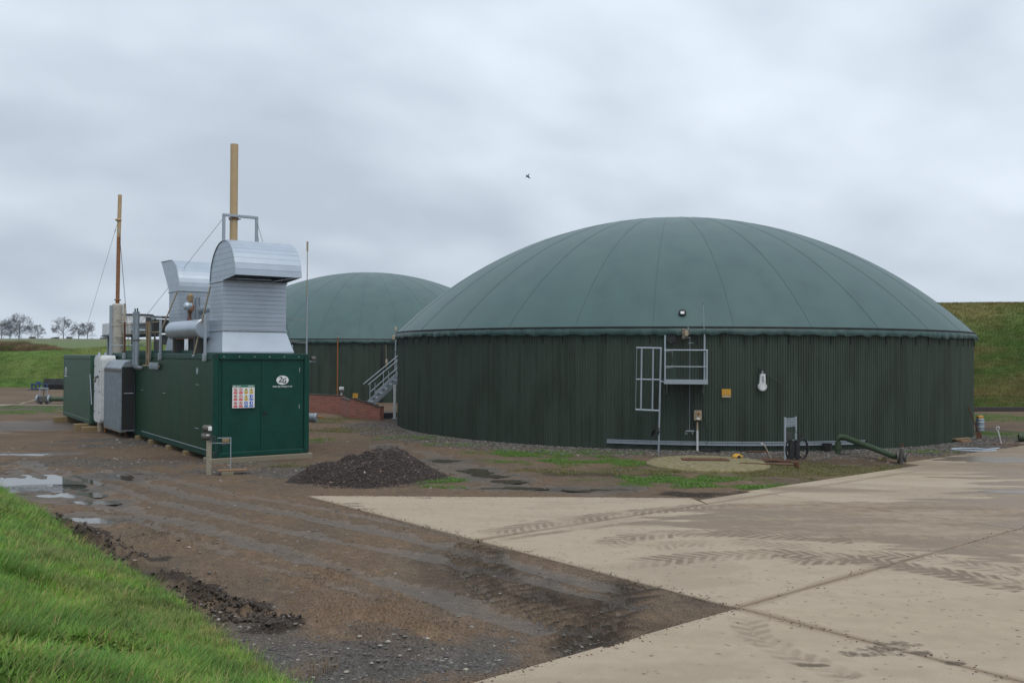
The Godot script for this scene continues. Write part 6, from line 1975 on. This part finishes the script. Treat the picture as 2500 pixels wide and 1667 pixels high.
	# stones lying at the foot of the tank
	for i in 7000:
		var a := rng.randf_range(-1.3, 1.3) + 0.17 - 0.34
		var rr := TANK_R + 0.1 + pow(rng.randf(), 1.5) * 2.4
		var p := TANK + Vector3(sin(a), 0, cos(a)) * rr
		if apron(p.x, -p.z, -0.1):
			continue
		var s := rng.randf_range(0.014, 0.045)
		xf2.append(Transform3D(Basis(Vector3.UP, rng.randf() * TAU).scaled(Vector3(1.2, 0.7, 0.9) * s), Vector3(p.x, ground_y(p.x, -p.z) + 0.2 * s, p.z)))
		var g := rng.randf_range(0.09, 0.26)
		cl2.append(Color(g, g * rng.randf_range(0.85, 0.95), g * rng.randf_range(0.72, 0.9)))
	tag(scatter("wall_gravel", pebble(5), M.stone, xf2, cl2), "band of stones round the foot of the digester wall", "gravel", "", "stuff")
	# short turf where the yard has greened over
	xf = []
	cl = []
	for b in blobs:
		if b[3] != 1 and b[3] != 4 or b[0].y > 60.0:
			continue
		for i in int(900 * b[1] * b[2] * b[4]):
			var a := rng.randf() * TAU
			var rr := sqrt(rng.randf()) * 1.25
			var x: float = b[0].x + cos(a) * rr * b[1]
			var d: float = b[0].y + sin(a) * rr * b[2]
			var k := 1.2 - rr + 1.8 * nf.get_noise_2d(x * 16.0, d * 16.0) + 0.7 * nz.get_noise_2d(x * 6.0, d * 6.0)
			if rng.randf() > k or apron(x, d, -0.1) or Vector2(x - TANK.x, -d - TANK.z).length() < TANK_R + 0.1:
				continue
			xf.append(Transform3D(Basis(Vector3.UP, rng.randf() * TAU).scaled(Vector3.ONE * rng.randf_range(0.5, 1.3)), Vector3(x, ground_y(x, d) - 0.008, -d)))
			cl.append((Color(0.12, 0.3, 0.03) if b[3] == 1 else Color(0.2, 0.19, 0.055)).lerp(Color(0.24, 0.2, 0.08), rng.randf() * 0.4) * rng.randf_range(0.7, 1.1))
	tag(scatter("yard_turf", clump(8, 0.06, 0.012, 0.09, 0.8, 21), M.blade, xf, cl), "patches of short green turf and moss on the yard", "grass", "", "stuff")
	# dry weeds at the lower edge
	for w in [[800, 1640, "dry brown weed stalks at the foot of the grass bank"], [765, 1655, "small dry weed tuft rooted in grey gravel below the bank"]]:
		var p := ground_at(w[0], w[1])
		var g := thing("dry_weed", w[2], "weed", p)
		obj("stalks", clump(26, 0.26, 0.006, 0.12, 0.6, 31), mat(0.2, 0.13, 0.07, 0.9), g)
	# brick retaining wall by the second digester
	t = thing("brick_wall", "low red brick retaining wall with dark coping between the digesters", "wall", Vector3(-8.8, 0, -48.0))
	var pts := [Vector2(-15, 53.2), Vector2(-10.9, 49.7), Vector2(-8.8, 48.0), Vector2(-7.85, 45.2)]
	var hts := [0.95, 0.93, 0.82, 0.92]
	for i in 3:
		var a: Vector2 = pts[i]
		var b: Vector2 = pts[i + 1]
		var c := (a + b) / 2
		var yaw := atan2(b.y - a.y, b.x - a.x)
		bx(t, "wall_length", Vector3(c.x + 8.8, hts[i] / 2 - 0.1, -(c.y - 48.0)), Vector3(a.distance_to(b) + 0.1, hts[i] + 0.2, 0.23 + 0.006 * i), M.brick, 0.0, Basis(Vector3.UP, yaw))
		var m := int(a.distance_to(b) / 0.45) + 1
		for k in m:
			var e := a.lerp(b, (k + 0.5) / m)
			bx(t, "coping_stone", Vector3(e.x + 8.8, hts[i] + 0.025, -(e.y - 48.0)), Vector3(a.distance_to(b) / m - 0.012, 0.05, 0.27), M.coping, 0.008, Basis(Vector3.UP, yaw))
	var a2 := Vector2(-7.85, 45.2)
	var b2 := Vector2(-6.15, 43.7)
	for k in 6:                        # stepped end under the stair
		var e := a2.lerp(b2, (k + 0.5) / 6.0)
		var h := 0.93 - 0.065 * k
		bx(t, "wall_length", Vector3(e.x + 8.8, h / 2 - 0.1, -(e.y - 48.0)), Vector3(a2.distance_to(b2) / 6.0, h + 0.2, 0.24), M.brick, 0.0, Basis(Vector3.UP, atan2(b2.y - a2.y, b2.x - a2.x)))
		bx(t, "coping_stone", Vector3(e.x + 8.8, h + 0.025, -(e.y - 48.0)), Vector3(a2.distance_to(b2) / 6.0 - 0.01, 0.05, 0.28), M.coping, 0.008, Basis(Vector3.UP, atan2(b2.y - a2.y, b2.x - a2.x)))
	# steel stair
	var foot := depth_at(898, 986, 46.6)
	t = thing("steel_stair", "galvanised steel stair with double handrails climbing behind the digester", "stairs", foot, atan2(0.43, 0.9))
	var rise := 0.215
	var run := 0.25
	var sl := Basis(Vector3.BACK, atan2(rise, run))
	var len_s := 12 * sqrt(rise * rise + run * run)
	for z in [0.0, 0.85]:
		bx(t, "stringer", sl * Vector3(len_s / 2, 0, 0) + Vector3(0, 0.05, z), Vector3(len_s, 0.2, 0.03), M.galv, 0.006, sl)
		for y in [0.5, 1.0]:
			tb(t, "handrail", Vector3(-0.25 if y > 0.9 else 0.1, (0.0 if y > 0.9 else 0.09) + y, z), Vector3(12 * run, 12 * rise + y, z), 0.024, M.galv)
		for k in 5:
			tb(t, "baluster", Vector3(0.1 + k * 0.7, 0.1 + k * 0.7 * rise / run, z), Vector3(0.1 + k * 0.7, 1.0 + (0.1 + k * 0.7) * rise / run, z), 0.022, M.galv)
	for k in 12:
		bx(t, "tread", Vector3((k + 0.5) * run, (k + 0.6) * rise, 0.425), Vector3(run + 0.02, 0.035, 0.82), M.galv, 0.004)
	t = thing("white_column", "white square column standing under the steel stair", "column", depth_at(963, 1020, 44.5) * Vector3(1, 0, 1))
	bx(t, "shaft", Vector3(0, 0.8, 0), Vector3(0.13, 1.7, 0.13), M.white, 0.01)
	bx(t, "base_plate", Vector3(0, 0.02, 0), Vector3(0.26, 0.05, 0.26), M.galv, 0.006)
	t = thing("dark_kerb", "black plinth at the foot of the white column", "plinth", depth_at(944, 1024, 44.8) * Vector3(1, 0, 1))
	bx(t, "plinth", Vector3(0, 0.12, 0), Vector3(0.95, 0.3, 0.4), M.black, 0.02)
	bx(t, "lid", Vector3(0, 0.285, 0), Vector3(0.98, 0.03, 0.43), M.dark, 0.006)
	t = thing("amber_notice", "small amber notice on the brick wall beside the stair foot", "sign", depth_at(867, 973, 45.6))
	bx(t, "plate", Vector3(0, 0.14, 0), Vector3(0.26, 0.24, 0.01), M.amber, 0.002)
	tb(t, "stake", Vector3(0, -0.1, -0.02), Vector3(0, 0.1, -0.02), 0.015, M.galv)
	t = thing("meter_cabinet", "small grey meter box on a white leg behind the brick wall", "cabinet", depth_at(833, 985, 50.0))
	bx(t, "case", Vector3(0, 0.82, 0), Vector3(0.24, 0.16, 0.16), M.white, 0.02)
	bx(t, "lower_case", Vector3(0.02, 0.66, 0), Vector3(0.2, 0.14, 0.14), M.motor, 0.02)
	tb(t, "leg", Vector3(0, -0.3, 0), Vector3(0, 0.6, 0), 0.04, M.white)
	var op := on_tank(823, 970, 0.15, TANK2)
	t = thing("orange_pipe", "slender orange-brown pipe up the wall of the farther digester", "pipe", op)
	tb(t, "pipe", Vector3.ZERO, on_tank(824, 826, 0.15, TANK2) - op, 0.038, M.orange, -1, 8)
	pt(t, "hook", [on_tank(824, 826, 0.15, TANK2) - op, on_tank(824, 822, 0.3, TANK2) - op, on_tank(825, 822, 0.4, TANK2) - op], 0.045, M.cream, 8)
	var pp := on_tank(932, 985, 0.12, TANK2)
	t = thing("black_downpipe", "dark downpipe on the farther digester wall above the stair", "pipe", pp)
	tb(t, "pipe", Vector3.ZERO, on_tank(932, 840, 0.12, TANK2) - pp, 0.05, M.black, -1, 8)
	bx(t, "clip", Vector3(0, 2.0, 0), Vector3(0.16, 0.05, 0.12), M.dark)
	pp = on_tank(943, 900, 0.3, TANK2)
	t = thing("hanging_weight", "cable with a pale weight hanging on the farther digester wall", "cable", pp)
	tb(t, "cable", Vector3.ZERO, on_tank(942, 842, 0.3, TANK2) - pp, 0.014, M.beige, -1, 6)
	lt(t, "weight", [Vector2(0.03, 0.18), Vector2(0.09, 0.4), Vector2(0.05, 0.62), Vector2(0, 0.64)], Transform3D.IDENTITY, M.beige, 10)
	tb(t, "tail", Vector3.ZERO, Vector3(0, 0.2, 0), 0.012, M.beige, -1, 6)
	pp = on_tank(964, 885, 0.4, TANK2)
	t = thing("sensor_mast", "beige sensor box on a thin pole between the two digesters", "sensor", pp)
	tb(t, "pole", Vector3(0, -0.6, 0), on_tank(966, 800, 0.4, TANK2) - pp, 0.04, M.duct_grey, -1, 8)
	bx(t, "box", on_tank(962, 824, 0.4, TANK2) - pp, Vector3(0.25, 0.28, 0.2), M.beige, 0.03)
	bx(t, "head", on_tank(966, 803, 0.4, TANK2) - pp, Vector3(0.14, 0.25, 0.14), M.cream, 0.03)
	bx(t, "clamp", on_tank(963, 858, 0.4, TANK2) - pp, Vector3(0.2, 0.06, 0.2), M.dark, 0.01)
	# far yard: implements and a pipe valve
	q = ground_at(95, 953)
	t = thing("blue_implement", "blue tractor implement frame parked at the foot of the far bank", "implement", q)
	for y in [0.12, 0.5]:
		bx(t, "beam", Vector3(0, y, 0), Vector3(1.45, 0.1, 0.12), M.blue, 0.02)
	for i in 5:
		bx(t, "tine", Vector3(-0.62 + i * 0.31, 0.3, 0), Vector3(0.1, 0.48, 0.1), M.blue, 0.02)
		tb(t, "spike", Vector3(-0.62 + i * 0.31, 0.1, 0.05), Vector3(-0.62 + i * 0.31, 0.05, 0.6), 0.03, M.dark)
	bx(t, "headstock", Vector3(-0.1, 0.62, -0.05), Vector3(0.4, 0.2, 0.1), M.blue, 0.03)
	q = ground_at(145, 950)
	t = thing("black_loader_bucket", "black loader bucket parked beside the blue implement", "bucket", q)
	pr(t, "shell", [Vector2(-0.4, 0.02), Vector2(0.4, 0.0), Vector2(0.42, 0.06), Vector2(-0.3, 0.1), Vector2(-0.42, 0.4), Vector2(-0.3, 0.85), Vector2(-0.38, 0.9), Vector2(-0.52, 0.4)], 2.4, Transform3D(Basis(Vector3.UP, PI / 2), Vector3(-1.2, 0, 0)), M.black)
	for x in [-1.19, 0.0, 1.19]:
		bx(t, "cheek", Vector3(x, 0.42, 0.05), Vector3(0.03, 0.8, 0.75), M.black, 0.01)
	for x in [-1.0, -0.2, 0.6]:
		bx(t, "bracket", Vector3(x, 0.72, 0.5), Vector3(0.14, 0.3, 0.06), M.dark, 0.02)
	q = ground_at(105, 987)
	t = thing("pipe_valve", "grey gate valve with upright yoke on the end of a green ground pipe", "valve", q)
	for x in [-0.22, 0.22]:
		bx(t, "yoke_leg", Vector3(x, 0.62, 0), Vector3(0.06, 0.65, 0.06), M.galv, 0.01)
	bx(t, "yoke_head", Vector3(0, 0.96, 0), Vector3(0.56, 0.07, 0.1), M.galv, 0.01)
	tb(t, "spindle", Vector3(0, 0.4, 0), Vector3(0, 1.12, 0), 0.03, M.motor)
	bx(t, "body", Vector3(0, 0.32, 0), Vector3(0.5, 0.4, 0.3), M.motor, 0.05)
	for x in [-0.34, 0.36]:
		tb(t, "flange", Vector3(x - 0.05, 0.32, 0), Vector3(x + 0.05, 0.32, 0), 0.24, M.galv, -1, 18)
	for x in [-0.18, 0.18]:
		bx(t, "foot", Vector3(x, 0.05, 0), Vector3(0.12, 0.22, 0.2), M.dark, 0.02)
	tb(t, "drain", Vector3(-0.4, 0.3, 0), Vector3(-1.2, 0.02, 0.4), 0.03, M.cream)
	t = thing("ground_pipe", "green pipe running low over the far yard from the gate valve", "pipe", q + Vector3(0.42, 0.32, 0))
	tb(t, "pipe", Vector3.ZERO, Vector3(4.5, 0.02, 0), 0.14, M.green_pipe, -1, 16)
	for x in [1.5, 3.5]:
		bx(t, "support", Vector3(x, -0.22, 0), Vector3(0.2, 0.24, 0.2), M.block, 0.02)
	# concrete strip and loose bits at the left
	t = thing("drain_kerb", "narrow pale concrete strip across the far yard by the gate valve", "kerb", ground_at(60, 990), -0.05)
	bx(t, "strip", Vector3(1.5, 0.02, 0), Vector3(12.0, 0.08, 0.5), M.block, 0.015)
	bx(t, "patch", Vector3(-3, 0.03, 0.8), Vector3(5.0, 0.06, 1.0), M.block, 0.01)
	t = thing("bund_kerb", "dark concrete kerb along the foot of the tall grass bund", "kerb", Vector3(30, 0, -53.6), 0.18)
	for i in 8:
		bx(t, "kerb_length", Vector3(-9.0 + i * 2.5, 0.1, 0), Vector3(2.48, 0.3, 0.25), M.coping, 0.015)
	# bird
	t = thing("bird", "small dark bird flying in the cloudy sky above the domes", "bird", depth_at(1289, 431, 55.0))
	var bm := MB.new()
	bm.lathe([Vector2(0, -0.2), Vector2(0.03, -0.12), Vector2(0.05, 0.0), Vector2(0.035, 0.1), Vector2(0, 0.17)], Transform3D(Basis(Vector3.BACK, 0.9), Vector3.ZERO), 10)
	for w in [[Vector3(0, 0, 0), Vector3(0.03, 0.1, 0.05), Vector3(0.1, 0.13, 0.1)], [Vector3(0, 0, 0), Vector3(-0.06, 0.01, 0.05), Vector3(-0.13, -0.08, 0.1)]]:
		for i in 2:
			bm.tube(w[i], w[i + 1], 0.035, 0.02 if i == 0 else 0.012, 7)
	obj("body", bm.done(), M.black, t)

func _ready():
	rng.seed = 20
	nz.noise_type = FastNoiseLite.TYPE_SIMPLEX_SMOOTH
	nz.seed = 2
	nz.frequency = 0.05
	nz.fractal_octaves = 3
	nf.noise_type = FastNoiseLite.TYPE_SIMPLEX_SMOOTH
	nf.seed = 6
	nf.frequency = 0.05
	nf.fractal_octaves = 2
	# camera
	var cam := Camera3D.new()
	cam.name = "camera"
	cam.fov = rad_to_deg(2.0 * atan(833.5 / FOCAL))
	cam.near = 0.1
	cam.far = 3000.0
	cam.transform = Transform3D(cam_basis, EYE)
	add_child(cam)
	cam.current = true
	# overcast sky, soft high sun, light haze
	var we := WorldEnvironment.new()
	we.name = "environment"
	var env := Environment.new()
	env.background_mode = Environment.BG_SKY
	env.sky = make_sky()
	env.tonemap_mode = Environment.TONE_MAPPER_LINEAR
	env.tonemap_exposure = 1.0
	env.fog_enabled = true
	env.fog_density = 0.00025
	env.fog_light_color = Color(0.8, 0.84, 0.88)
	env.sdfgi_enabled = true
	env.ssao_enabled = true
	env.ssil_enabled = true
	we.environment = env
	add_child(we)
	var sun := DirectionalLight3D.new()
	sun.name = "sun"
	sun.light_energy = 0.4
	sun.light_color = Color(1.0, 0.97, 0.92)
	sun.light_angular_distance = 40.0
	sun.shadow_enabled = true
	sun.rotation_degrees = Vector3(-58, 25, 0)
	add_child(sun)
	make_materials()
	make_yard()
	make_apron()
	make_land()
	make_verge()
	var d := make_digester()
	var d2: Node3D = d.duplicate()
	d2.name = numbered("digester_tank")
	add_child(d2)
	d2.position = TANK2
	d2.rotation.y = 0.1
	d2.set_meta("label", "farther green domed digester partly hidden behind the silver ducts and the stair")
	make_containers()
	make_roof()
	make_tank_fittings()
	make_tank_yard()
	make_yard_things()
